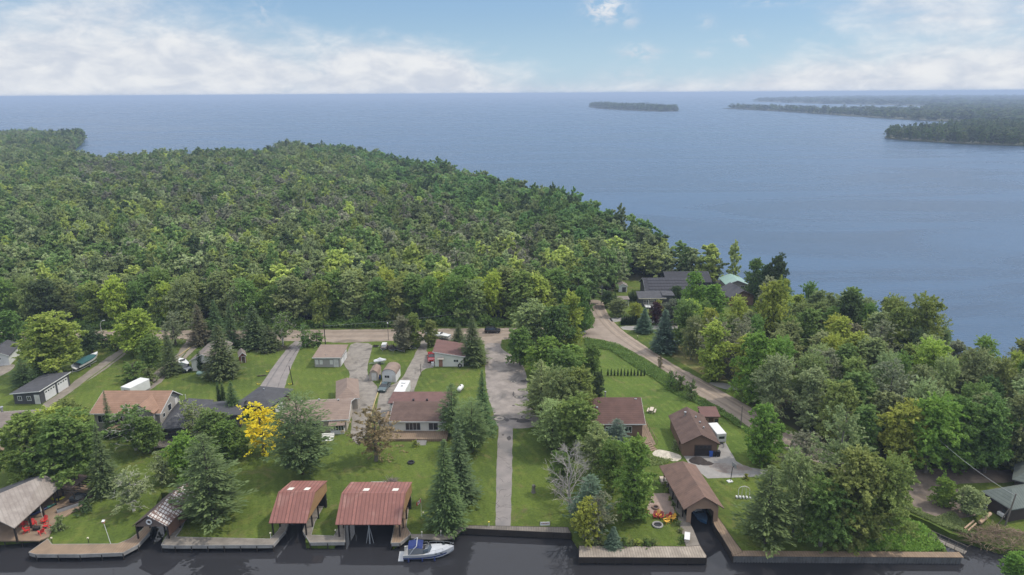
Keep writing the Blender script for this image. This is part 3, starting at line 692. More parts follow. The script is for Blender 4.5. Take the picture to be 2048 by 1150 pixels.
for (px, py, p, t, lm), i, n in ordinals(rec):
    k = 'Q0' if t == 'grey' and rd.random() < .75 else rd.choice(['D1', 'T0', 'T1', 'T0', 'T1', 'W0', 'W1', 'W0'])
    hh = rd.uniform(9, 12.5) if py < 700 else rd.uniform(10.5, 14.5)
    if px > 1860 and py < 800: hh = rd.uniform(7.5, 10)
    lab = f"{CW[t]} tree {lm}" if n == 1 else f"{CW[t]} tree {lm}, {ORD[min(i, 17)]} from the west"
    tree(k, p[0], p[1], hh, hh*rd.uniform(.48, .70), tuple(v_*1.15 for v_ in TINT[t]), lab, 'tree', 'trees of the wood between dirt road and lake')
# ---- the big forest: front rows as single trees, the mass as one stuff object
def mk_lod(name, kind, seed):
    if kind == 'S': return conifer(name, h=14, wd=6, levels=20, per=8, along=5, ls=1.1, wid=.42, mat=leafI, lod=True, seed=seed)[0]
    if kind == 'Q': return decid(name, h=13, wd=7, shape='tall', nl=22, leaves=1500, ls=.6, spiky=.9, lod=True, mat=leafI, seed=seed)[0]
    if kind == 'R': return decid(name, h=13, wd=9.5, z0=.2, shape='round', nl=22, leaves=3800, ls=.85, spiky=.12, lod=True, mat=leafI, seed=seed)[0]
    return decid(name, h=14, wd=8, z0=.15, shape='tall' if kind == 'T' else 'round', nl=24, leaves=3600, ls=.82, spiky=.55, lod=True, mat=leafI, seed=seed)[0]
LOD = [mk_lod('wood_tree_a', 'T', 61), mk_lod('wood_tree_b', 'T', 62), mk_lod('wood_tree_c', 'D', 63), mk_lod('wood_tree_d', 'D', 64), mk_lod('wood_tree_e', 'R', 65), mk_lod('wood_tree_f', 'R', 66), mk_lod('wood_tree_g', 'Q', 67), mk_lod('wood_tree_h', 'S', 68)]
far1 = decid('far_wood_clump', h=14, wd=12, z0=.1, shape='round', nl=12, leaves=320, ls=2.0, spiky=.2, lod=True, mat=leafI, seed=71)[0]
far2 = decid('far_wood_clump', h=14, wd=12, z0=.1, shape='tall', nl=12, leaves=300, ls=2.0, spiky=.3, lod=True, mat=leafI, seed=72)[0]
def scatter(name, pts, meshes, label, cat='woodland'):
    """pts: rows x,y,z,idx,rot,sx,sz,r,g,b -> one object that instances tree meshes"""
    pts = np.array(pts, float); me = bpy.data.meshes.new(name); me.vertices.add(len(pts)); me.vertices.foreach_set('co', pts[:, :3].ravel())
    def att(n, ty, key, val): a = me.attributes.new(n, ty, 'POINT'); a.data.foreach_set(key, val)
    att('idx', 'INT', 'value', pts[:, 3].astype(np.int32)); 
    rot = np.zeros((len(pts), 3)); rot[:, 2] = pts[:, 4]; att('rot', 'FLOAT_VECTOR', 'vector', rot.ravel())
    att('scl', 'FLOAT_VECTOR', 'vector', pts[:, [5, 5, 6]].ravel()); att('tint', 'FLOAT_VECTOR', 'vector', pts[:, 7:10].ravel())
    o = bpy.data.objects.new(name, me); COL.objects.link(o)
    ng = bpy.data.node_groups.new(name, 'GeometryNodeTree')
    ng.interface.new_socket('Geometry', in_out='INPUT', socket_type='NodeSocketGeometry'); ng.interface.new_socket('Geometry', in_out='OUTPUT', socket_type='NodeSocketGeometry')
    N = ng.nodes; L = ng.links; gi = N.new('NodeGroupInput'); go = N.new('NodeGroupOutput')
    mp = N.new('GeometryNodeMeshToPoints'); L.new(gi.outputs[0], mp.inputs[0])
    ip = N.new('GeometryNodeInstanceOnPoints'); L.new(mp.outputs[0], ip.inputs['Points']); ip.inputs['Pick Instance'].default_value = True
    gt = N.new('GeometryNodeGeometryToInstance')
    for m in reversed(meshes):
        so_ = bpy.data.objects.new(m.name, m); oi = N.new('GeometryNodeObjectInfo'); oi.inputs['Object'].default_value = so_; oi.inputs['As Instance'].default_value = False
        L.new(oi.outputs['Geometry'], gt.inputs[0])
    L.new(gt.outputs[0], ip.inputs['Instance'])
    for an, ty, sock in (('idx', 'INT', 'Instance Index'), ('rot', 'FLOAT_VECTOR', 'Rotation'), ('scl', 'FLOAT_VECTOR', 'Scale')):
        na = N.new('GeometryNodeInputNamedAttribute'); na.data_type = ty; na.inputs['Name'].default_value = an; L.new(na.outputs['Attribute'], ip.inputs[sock])
    L.new(ip.outputs[0], go.inputs[0])
    md = o.modifiers.new('scatter', 'NODES'); md.node_group = ng
    return tag(o, label, cat, None, 'stuff')
fshore = [U(*p).xy for p in shore_top]
forest_poly = G((-700, 652), (0, 655), (600, 652), (1100, 646), (1160, 636), (1188, 612), (1180, 596), (1225, 588), (1234, 560), (1290, 562), (1310, 560), (1425, 558), (1500, 566), (1530, 590), (1556, 604)) + [U(*p).xy for p in shore_top if p[0] <= 1580 and p[0] > 600] 
forest_poly = forest_poly+[U(*p).xy for p in shore_top if p[0] <= 600]+[Vector((-1500, 900)), Vector((-900, 300))]
mn = lambda x, y, s, z=0: mnoise.noise(Vector((x*s, y*s, z)))
def ftint(x, y, rd):
    px, py = S(x, y, 13)
    v = mn(x, y, .02); v2 = mn(x, y, .045, 7)
    d_ridge = (px-(620+max(0, (py-285))*2.6))                # rounded maple ridge along the lake
    if px > 520 and d_ridge > -30+80*v and py < 470: k = rd.choices(['green', 'ridge', 'bright', 'dark', 'mid'], [30, 36, 5, 14, 12])[0]; rid = True
    else:
        rid = False
        band = math.exp(-((py-(330+(px-300)*.16)-30)/48)**2) if 150 < px < 1100 else 0
        if rd.random() < band*.36+.04+.15*max(0, v2): k = rd.choice(['grey', 'plum', 'grey2'])
        else: k = rd.choices(['green', 'olive', 'mid', 'lime', 'dark', 'pale'], [34+20*max(0, v2), 14+14*max(0, v), 28, 4+(9 if py > 450 else 0)+10*max(0, v), 9, 10])[0]
    c = {**TINT, 'ridge': (.095, .185, .055), 'grey2': (.165, .17, .115)}[k]
    f = rd.uniform(1.05, 1.6)*(1+.35*mn(x, y, .03, 21)); g_ = sum(c)/3; return tuple((q*.86+g_*.14)*f for q in c), k, rid
rd = random.Random(5); FT = []; front = []
ypts = 190.0
row = 0; y = 184.0
while y < 1100:
    sp = 6.0 if y < 260 else (6.6 if y < 420 else 7.6)
    x = -y*.86-40
    while x < min(y*.5, 240):
        p = (x+rd.uniform(-.42, .42)*sp, y+rd.uniform(-.42, .42)*sp); x += sp
        if not inpoly(p, forest_poly): continue
        qx, qy = S(p[0], p[1], 0)
        if 42 < p[0] < 84 and p[1] < 233: continue
        if any(abs(p[0]-q[0]) < 3.2 and abs(p[1]-q[1]) < 3.2 for q in trees): continue
        c, k, rid = ftint(p[0], p[1], rd)
        px, py = S(p[0], p[1], 0)
        if row < 3+1 and -60 < px < 1290 and len(front) < 172: front.append((px, py, p, k, row)); continue
        hh = 14.6+5.5*mn(p[0], p[1], .022, 3)+rd.uniform(-1.8, 1.8)+(rd.uniform(1, 4) if rd.random() < .06 else 0)
        dshore = min((p[0]-q[0])**2+(p[1]-q[1])**2 for q in fshore)
        if k in ('grey', 'plum', 'grey2'): i = 6 if rd.random() < .7 else 0
        elif rid: i = rd.choice([4, 5, 4, 5, 2])
        elif k == 'dark' and rd.random() < .5: i = 7
        else: i = rd.choice([0, 1, 0, 1, 2, 3])
        wd = rd.uniform(.72, 1.55)*(1.08 if i < 6 else .9)
        FT.append((p[0], p[1], 0, i, rd.uniform(0, 6.28), wd*(1 if y < 420 else 1.12), hh/14, *c))
    y += sp*.92; row += 1
scatter('forest', FT, LOD, 'large leafy forest stretching from the road to the lake')
LMK = [(130, 'behind the black-roofed white garage'), (330, 'behind the curved street lamp'), (480, 'behind the roadside spruces'), (600, 'beyond the end of the paved drive'), (740, 'behind the beige garage'),
       (860, 'behind the parked trailers'), (960, 'behind the red-roofed white garage'), (1100, 'behind the black car on the road'), (1400, 'beside the road bend')]
ROWN = ['front row', 'second row', 'third row', 'fourth row', 'fifth row', 'sixth row']
rec = [(px, py, p, k, (next(l for m_, l in LMK if px < m_), min(r, 5))) for px, py, p, k, r in front]
CW2 = {**CW, 'ridge': 'deep green', 'grey2': 'grey'}
for (px, py, p, t, (lm, r)), i, n in ordinals(rec):
    if t in ('grey', 'plum', 'grey2'): k = 'Q0'
    elif t == 'dark' and rd.random() < .45: k = rd.choice(['S0', 'S2'])
    else: k = rd.choice(['D0', 'D1', 'D2', 'T0', 'T1', 'W0', 'T0', 'T1'])
    hh = rd.uniform(11.5, 15.5)-(1.5 if r == 0 else 0)
    if r == 0 and rd.random() < .35: hh *= .65
    kind = 'spruce' if k[0] == 'S' else 'tree'
    lab = f"{CW2[t]} {kind} {lm}, {ROWN[r]}" + ('' if n == 1 else f", {ORD[min(i, 17)]}")
    tint = {**{q: tuple(v_*1.25 for v_ in c_) for q, c_ in TINT.items()}, 'ridge': (.095, .185, .055), 'grey2': (.165, .17, .115)}[t]
    tree(k, p[0], p[1], hh, hh*rd.uniform(.52, .76)*(.8 if k[0] == 'S' else 1), tint, lab, 'tree', 'trees of the forest edge along the road')
print('TREES', len(trees), 'auto', len(auto), 'front', len(front), 'forest', len(FT))
# far shores
def farwood(name, poly, sp, hgt, cols, label, scl=1.0, seed=1, pad=True, z=0.3):
    rd = random.Random(seed); xs = [p[0] for p in poly]; ys = [p[1] for p in poly]; pts = []
    y = min(ys)
    while y < max(ys):
        x = min(xs)
        while x < max(xs):
            p = (x+rd.uniform(-.45, .45)*sp, y+rd.uniform(-.45, .45)*sp); x += sp
            if not inpoly(p, poly): continue
            c = rd.choice(cols); f = rd.uniform(.75, 1.2); hh = hgt*rd.uniform(.75, 1.2)*(1+.25*mn(p[0], p[1], .006))
            pts.append((p[0], p[1], 0, rd.randint(0, 1), rd.uniform(0, 6.28), scl*rd.uniform(.85, 1.25), hh/14, *[q*f*.62 for q in TINT[c]]))
        y += sp*.9
    print(name, len(pts))
    return scatter(name, pts, [far1, far2], label)
farm = pmat('far_shore_ground', (.05, .06, .025), (.08, .075, .05), scale=.02, fine=.1)
def farland(name, poly, z=0.4):
    return sheet(name, smoothpoly(poly, 60, 9, 3), z, farm, rnd=0, jit=0, thick=1.8)
pen = [U(*p).xy for p in ((-900, 330, 8), (-300, 312, 6), (0, 303, 2), (90, 303, 1), (140, 299, 1), (163, 284, 1), (169, 274, 1), (158, 267, 5), (110, 263, 10), (40, 262, 12), (-120, 262, 12), (-900, 268, 12))]
farwood('peninsula_woods', pen, 9.5, 14, ['green', 'mid', 'dark', 'green'], 'wooded spit reaching into the lake behind the forest', .95, 3)
isl = [U(*p, 0).xy for p in ((1179, 214), (1200, 217), (1260, 220), (1320, 222.5), (1357, 222), (1352, 218), (1300, 214.5), (1240, 212), (1200, 210.5), (1182, 211.5))]
farland('island_ground', isl); farwood('island_woods', isl, 17, 17, ['dark', 'green'], 'small wooded island out on the lake', 1.7, 4)
lb = [U(*p, 0).xy for p in ((1446, 216.5), (1500, 219), (1560, 222), (1620, 226), (1700, 232), (1780, 237), (1850, 241), (1930, 244), (2048, 252), (2200, 262), (2200, 213), (1860, 213), (1840, 222), (1700, 221.5), (1640, 220), (1570, 218), (1500, 215.5))]
farland('far_shore', lb); farwood('far_shore_woods', lb, 34, 16, ['dark', 'green', 'mid'], 'long wooded shore across the bay', 3.0, 5)
lc = [U(*p, 0).xy for p in ((1770, 275), (1800, 279), (1860, 283), (1930, 287), (2048, 291), (2200, 300), (2200, 262), (2048, 252), (1960, 252), (1880, 262), (1810, 266), (1775, 268))]
farland('near_point_ground', lc); farwood('wooded_point', lc, 11, 15, ['green', 'dark', 'mid'], 'wooded point with cottages across the bay', 1.05, 6)
la = [U(*p, 0).xy for p in ((1505, 202.5), (1560, 204.5), (1640, 207), (1730, 209), (1830, 211), (1960, 211), (2250, 212), (2250, 193), (1900, 193.5), (1700, 195), (1560, 198))]
farland('distant_shore', la); farwood('distant_shore_woods', la, 110, 20, ['dark', 'green'], 'faint distant wooded shore on the horizon', 9, 7)
# ---------------------------------------------------------------- roads, drives, paths
def road(name, z, m, pts, jit=.15, rnd=1, seed=3): return sheet(name, G(*pts), z, m, jit=jit, rnd=rnd, seed=seed)
sheet('forest_ground', forest_poly, .004, ffloor, jit=0, rnd=0)
road('wood_ground', .004, ffloor, [(1372, 700), (1380, 730), (1425, 758), (1470, 770), (1510, 800), (1560, 842), (1640, 888), (1740, 918), (1800, 930), (2150, 930), (2150, 730), (1965, 738), (1893, 735), (1880, 715), (1800, 690), (1680, 655), (1600, 650), (1540, 640), (1440, 650), (1400, 680)], jit=.8)
road('dry_grass_verge', .006, pmat('dry_grass', (.20, .165, .06), (.10, .13, .035), scale=.3, fine=3), [(1325, 700), (1360, 688), (1395, 700), (1440, 745), (1470, 770), (1430, 762), (1390, 742), (1345, 715)])
road('meadow', .004, fieldg, [(1160, 684), (1190, 690), (1240, 700), (1290, 735), (1340, 780), (1400, 800), (1450, 840), (1490, 880), (1510, 920), (1480, 925), (1440, 880), (1440, 840), (1395, 832), (1345, 880), (1360, 905), (1320, 905), (1290, 850), (1285, 812), (1195, 800), (1180, 740)], jit=.5)
road('dirt_road', .012, dirt, [(-900, 655), (0, 662), (200, 661), (600, 660), (1000, 656), (1120, 655), (1168, 655), (1184, 652), (1189, 643), (1180, 628), (1168, 612), (1172, 602), (1190, 599), (1203, 602), (1208, 618), (1222, 638), (1234, 650), (1245, 661), (1268, 678), (1290, 694), (1318, 712), (1345, 727), (1400, 758), (1440, 780), (1480, 802),
      (1520, 828), (1560, 855), (1620, 886), (1700, 920), (1770, 944), (1800, 960), (1780, 978), (1700, 950), (1600, 912), (1530, 876), (1492, 850), (1450, 820), (1400, 792), (1360, 764), (1320, 735), (1280, 710), (1240, 690), (1205, 679), (1172, 675), (1120, 674), (1060, 677), (960, 680), (850, 682), (780, 682), (700, 686), (600, 682), (380, 678), (200, 680), (0, 687), (-900, 700)], jit=.25)
def track(pts, off, w_, z, m, seed=0):
    P_ = G(*pts); rd = random.Random(seed); L_, R_ = [], []
    for i, p in enumerate(P_):
        t = (P_[min(i+1, len(P_)-1)]-P_[max(i-1, 0)]).normalized(); n_ = Vector((-t.y, t.x)); o_ = off+rd.uniform(-.25, .25)
        L_.append(p+n_*(o_-w_/2)); R_.append(p+n_*(o_+w_/2))
    sheet('wheel_track', L_+R_[::-1], z, m, jit=.08, rnd=1, step=1.2, seed=seed)
packed = pmat('packed_dirt', (.31, .25, .195), (.24, .185, .14), scale=.8, fine=6); ruts = pmat('dark_ruts', (.165, .13, .10), (.21, .165, .125), scale=.8, fine=6)
diag = [(1196, 604), (1200, 622), (1215, 645), (1240, 668), (1275, 692), (1312, 716), (1345, 737), (1390, 766), (1430, 788), (1475, 815), (1520, 845), (1570, 874), (1640, 905)]
straight = [(-600, 673), (-300, 672), (0, 672), (150, 671), (300, 670), (450, 670), (600, 670), (750, 669), (900, 668), (1000, 667), (1100, 665), (1170, 663)]
for k, (o_, m_) in enumerate(((-1.7, ruts), (-.6, packed), (.7, ruts), (1.6, packed))): track(diag, o_, .5, .016, m_, k)
for k, (o_, m_) in enumerate(((-3.0, packed), (-1.2, ruts), (.6, packed), (2.4, ruts))): track(straight, o_, .6, .016, m_, k+9)
for k, (pts, o_, m_) in enumerate((([(258, 696), (222, 725), (180, 755), (135, 790), (100, 812)], 0, grass), ([(392, 678), (362, 716), (325, 750), (285, 783)], .1, grass), ([(598, 690), (582, 715), (560, 760), (545, 800)], .2, tarpatch), ([(598, 690), (578, 715), (550, 760), (530, 800)], -1.3, pmat('asphalt_wear', (.15, .14, .135))))): track(pts, o_, .35 if m_ is not tarpatch else .12, .026, m_, k+20)
road('muddy_clearing', .014, mud, [(1770, 948), (1800, 940), (1900, 936), (2048, 940), (2200, 944), (2200, 968), (2048, 962), (1960, 966), (1905, 968), (1930, 990), (1965, 1010), (1960, 1030), (1900, 1040), (1862, 1030), (1830, 1016), (1795, 985)], jit=.4)
road('turning_area', .020, asphalt2, [(968, 686), (1000, 686), (1003, 698), (1026, 712), (1046, 730), (1054, 752), (1056, 790), (1062, 815), (1080, 835), (1076, 852), (1050, 857), (1026, 857), (996, 855), (990, 842), (984, 815), (975, 790), (970, 745), (972, 715)], jit=.12)
road('road_apron', .017, dirt, [(962, 674), (1004, 674), (1002, 692), (966, 692)])
road('paved_path', .024, asphalt, [(997, 850), (1026, 852), (1024, 950), (1021, 1053), (991, 1053), (993, 950)], jit=.08, rnd=0)
road('paved_drive', .018, asphalt, [(586, 682), (609, 682), (596, 705), (584, 730), (572, 765), (562, 800), (556, 830), (505, 830), (512, 785), (545, 735)], jit=.08)
road('concrete_drive', .020, concrete2, [(703, 685), (746, 687), (742, 706), (736, 726), (734, 745), (744, 762), (757, 775), (750, 806), (738, 850), (722, 895), (700, 875), (705, 830), (694, 800), (690, 775), (698, 760), (700, 745), (690, 733), (686, 722), (694, 706)], jit=.12)
road('cracked_drive', .016, concrete2, [(836, 674), (862, 674), (855, 692), (852, 703), (868, 716), (872, 734), (846, 738), (836, 758), (826, 790), (816, 830), (790, 880), (765, 880), (752, 830), (756, 800), (762, 780), (800, 762), (815, 738), (833, 702), (842, 688)], jit=.12)
road('gravel_drive', .016, gravel, [(250, 693), (268, 696), (240, 717), (212, 738), (172, 764), (126, 798), (95, 818), (80, 812), (110, 792), (152, 761), (196, 728)], jit=.3)
road('gravel_track', .018, gravel, [(378, 672), (408, 672), (400, 690), (372, 716), (345, 745), (296, 785), (270, 785), (313, 741), (352, 712)], jit=.25)
road('garage_drive', .016, gravel, [(-30, 730), (20, 728), (32, 730), (24, 740), (0, 753), (-30, 760)])
road('house_drive', .018, concrete, [(1238, 652), (1300, 651), (1440, 651), (1440, 658), (1300, 659), (1248, 661)])
road('curved_drive', .016, concrete, [(1214, 636), (1258, 634), (1280, 634), (1310, 640), (1420, 641), (1420, 647), (1310, 647), (1280, 640), (1256, 640), (1225, 645)])
road('side_drive', .018, concrete, [(1414, 764), (1450, 766), (1478, 772), (1484, 780), (1455, 780), (1428, 772)])
road('concrete_pad', .022, concrete, [(1366, 910), (1433, 908), (1440, 886), (1452, 886), (1472, 922), (1492, 934), (1536, 940), (1530, 953), (1415, 957), (1376, 925)], jit=.05, rnd=0)
road('stone_path', .020, pmat('flagstone', (.5, .45, .37), (.3, .27, .22), scale=1.4, fine=3), [(1313, 898), (1340, 903), (1361, 910), (1364, 917), (1352, 924), (1325, 917), (1302, 909)])
road('patio', .020, pmat('patio_brick', (.32, .235, .19), (.24, .18, .15), scale=.6, fine=6, c3=(.17, .13, .11), big=.5), [(1306, 987), (1339, 986), (1351, 1028), (1288, 1028)], rnd=0, jit=.03)
road('walkway', .03, wood2, [(1284, 843), (1291, 843), (1302, 868), (1312, 889), (1293, 893), (1284, 872)], rnd=0, jit=0)
road('lake_lawn', .008, fieldg, [(1575, 628), (1625, 622), (1640, 645), (1590, 650)])
def ring(name, x, y, r0, r1, z, m, n=20, sq=.9):
    vs = []; fs = []
    for k in range(n):
        a = 6.2832*k/n; vs += [(x+math.cos(a)*r0, y+math.sin(a)*r0*sq, z), (x+math.cos(a)*r1, y+math.sin(a)*r1*sq, z)]
    for k in range(n): i = 2*k; j = 2*((k+1) % n); fs.append((i, i+1, j+1, j))
    o = bpy.data.objects.new(name, bpy.data.meshes.new(name)); o.data.from_pydata(vs, [], fs); o.data.materials.append(m); COL.objects.link(o); return o
ML = ['iron cover ringed with tar, farthest up the turning area', 'dark iron cover at the tree edge of the turning area', 'round cover with a pale ring in the middle of the turning area', 'large round cover where the turning area meets the paved path', 'small cover with dark patch beside the trees at the foot of the turning area']
for (px, py, r), l in zip(((1026, 763, .62), (1045, 780, .85), (1038, 794, .85), (999, 837, 1.05), (1053, 834, .9)), ML):
    g = U(px, py); c = thing('manhole', l, 'manhole', (g.x, g.y, .021))
    MB().ext([(math.cos(6.2832*k/16)*r*.42, math.sin(6.2832*k/16)*r*.42) for k in range(16)], 'z', .0, .03).build('cover', pmat('iron_cover', (.10, .095, .09)), c)
    q = ring('collar', 0, 0, r*.45, r, .006, concrete2); q.parent = c; q = ring('tar_ring', 0, 0, r, r*1.25, .005, tarpatch); q.parent = c
for i, (px, py, rx, ry) in enumerate(((1028, 838, 1.1, .6), (1014, 840, .5, .8), (1050, 762, 1.3, 1.0), (1027, 788, .25, 1.6), (1027, 811, .4, .3), (1018, 877, .45, 1.1), (1046, 842, 1.8, 1.0), (992, 835, 1.5, 1.6), (1006, 870, .3, .4))):
    g = U(px, py); rr = random.Random(i)
    sheet('tar_patch', [(g.x+math.cos(k*.63)*rx*rr.uniform(.6, 1.1), g.y+math.sin(k*.63)*ry*rr.uniform(.6, 1.1)) for k in range(10)], .0265, tarpatch, jit=0, rnd=1)
rr = random.Random(8)
for i in range(26):
    px = rr.uniform(994, 1020); py = rr.uniform(945, 1040) if i < 18 else rr.uniform(870, 940); g = U(px, py); a = rr.uniform(0, 3.14); L = rr.uniform(.5, 1.6); pts = [g.xy+Vector((math.cos(a)*L*t+rr.uniform(-.15, .15), math.sin(a)*L*t+rr.uniform(-.15, .15))) for t in (-.5, -.2, .1, .5)]
    pts = [p+Vector((-math.sin(a), math.cos(a)))*.03 for p in pts]+[p-Vector((-math.sin(a), math.cos(a)))*.03 for p in reversed(pts)]
    if i < 26: sheet('asphalt_crack', [(p.x, p.y) for p in pts], .0275, tarpatch, jit=0, rnd=0)
# forest of weeds in the ditch: one mass nobody could count
def weeds(name, pts_px, n, hgt, cols, label, w_=.5, ls=.30):
    poly = G(*pts_px); xs = [p[0] for p in poly]; ys = [p[1] for p in poly]; rd = random.Random(len(name)+n); C = []
    while len(C) < n:
        p = (rd.uniform(min(xs), max(xs)), rd.uniform(min(ys), max(ys)))
        if inpoly(p, poly):
            hh = hgt*(.35+.65*max(0, mn(p[0], p[1], .28)*1.6+.45)); C.append((p[0], p[1], rd.random()**.6*hh))
    C = np.array(C); U_ = rng.normal(size=(n, 3))*.7+np.array([0, 0, .7]); N = rng.normal(size=(n, 3))*.5+np.array([0, 0, .7]); L = ls*(.6+.8*rng.random(n))
    me = leafmesh(name, C, U_, N, L, L*.5, rng.random(n), leafM); o = bpy.data.objects.new(name, me); COL.objects.link(o); o.color = (*TINT[cols], 1)
    return tag(o, label, 'weeds', None, 'stuff')
weeds('ditch_vegetation', [(1168, 677), (1205, 682), (1240, 693), (1280, 714), (1318, 738), (1358, 768), (1398, 795), (1448, 823), (1490, 852), (1530, 880), (1500, 870), (1450, 838), (1395, 808), (1350, 790), (1310, 760), (1270, 735), (1220, 702), (1170, 690)], 22000, .85, 'green', 'green weeds filling the ditch along the dirt road')
weeds('creek_bank_vegetation', [(1790, 990), (1830, 1020), (1870, 1035), (1905, 1025), (1935, 1050), (1960, 1075), (1940, 1074), (1900, 1060), (1860, 1042), (1815, 1022), (1785, 1005)], 5000, .5, 'mid', 'rank green growth along the creek bank')
weeds('shore_grass', [(1780, 1020), (1810, 1040), (1850, 1056), (1870, 1070), (1890, 1104), (1800, 1104), (1700, 1104), (1740, 1040)], 9000, .6, 'bright', 'tall bright grass behind the corrugated seawall', ls=.35)
weeds('forest_undergrowth', [(-500, 652), (0, 659), (600, 657), (1100, 652), (1100, 645), (600, 648), (0, 650), (-500, 640)], 42000, 2.6, 'green', 'dense undergrowth along the edge of the forest', ls=.7)
weeds('roadside_weeds', [(1165, 640), (1182, 630), (1190, 645), (1182, 655), (1160, 655)], 3000, 1.6, 'green', 'weeds in the corner of the road junction', ls=.5)
weeds('patio_weeds', [(1255, 868), (1300, 912), (1345, 920), (1330, 930), (1280, 935)], 1500, .5, 'mid', 'low plants beside the stone path')
# ---------------------------------------------------------------- buildings
def frame_of(side, wd, dp):
    """matrix taking (u along wall, v out of wall, z) to house space"""
    if side == 'f': return Matrix(((1, 0, 0, 0), (0, -1, 0, 0), (0, 0, 1, 0), (0, 0, 0, 1)))
    if side == 'b': return Matrix(((-1, 0, 0, wd), (0, 1, 0, dp), (0, 0, 1, 0), (0, 0, 0, 1)))
    if side == 'r': return Matrix(((0, 1, 0, wd), (1, 0, 0, 0), (0, 0, 1, 0), (0, 0, 0, 1)))
    return Matrix(((0, -1, 0, 0), (1, 0, 0, 0), (0, 0, 1, 0), (0, 0, 0, 1)))
doorw = pmat('door_paint', (.6, .58, .54)); brown = pmat('brown_paint', (.09, .055, .04))
def opening(root, M, u, z, w, h, kind, trim, pane=None, mull=1, dm=None):
    pane = pane or glass()
    if kind == 'w':
        t = .09; f = MB()
        f.box(u-t, u+w+t, 0, .05, z-t, z, M).box(u-t, u+w+t, 0, .05, z+h, z+h+t, M).box(u-t, u, 0, .05, z, z+h, M).box(u+w, u+w+t, 0, .05, z, z+h, M)
        for k in range(1, mull+1): c = u+w*k/(mull+1); f.box(c-.03, c+.03, 0, .045, z, z+h, M)
        fo = f.build('window', trim, root); MB().box(u, u+w, 0, .02, z, z+h, M).build('pane', pane, fo)
    elif kind == 'd':
        f = MB().box(u-.1, u, 0, .05, z, z+h+.1, M).box(u+w, u+w+.1, 0, .05, z, z+h+.1, M).box(u, u+w, 0, .05, z+h, z+h+.1, M).build('door_frame', trim, root)
        d = MB().box(u, u+w, 0, .035, z, z+h, M).box(u+.15, u+w-.15, .035, .045, z+.2, z+h*.45, M).box(u+.15, u+w-.15, .035, .045, z+h*.55, z+h-.15, M).build('door', dm or doorw, root)
        MB().box(u+w-.16, u+w-.1, .035, .1, z+h*.48, z+h*.52, M).build('handle', steel, d)
    elif kind == 'g':
        f = MB().box(u-.12, u, 0, .06, z, z+h+.12, M).box(u+w, u+w+.12, 0, .06, z, z+h+.12, M).box(u, u+w, 0, .06, z+h, z+h+.12, M).build('garage_door_frame', trim, root)
        d = MB(); k = 4
        for i in range(k): d.box(u, u+w, 0, .04, z+h*i/k+.015, z+h*(i+1)/k-.015, M)
        d.box(u, u+w, 0, .02, z, z+h, M); d = d.build('garage_door', dm or white, root)
        g_ = MB()
        for i in range(4): g_.box(u+w*(i+.2)/4, u+w*(i+.8)/4, .04, .05, z+h*.80, z+h*.93, M)
        g_.build('pane', pane, d)
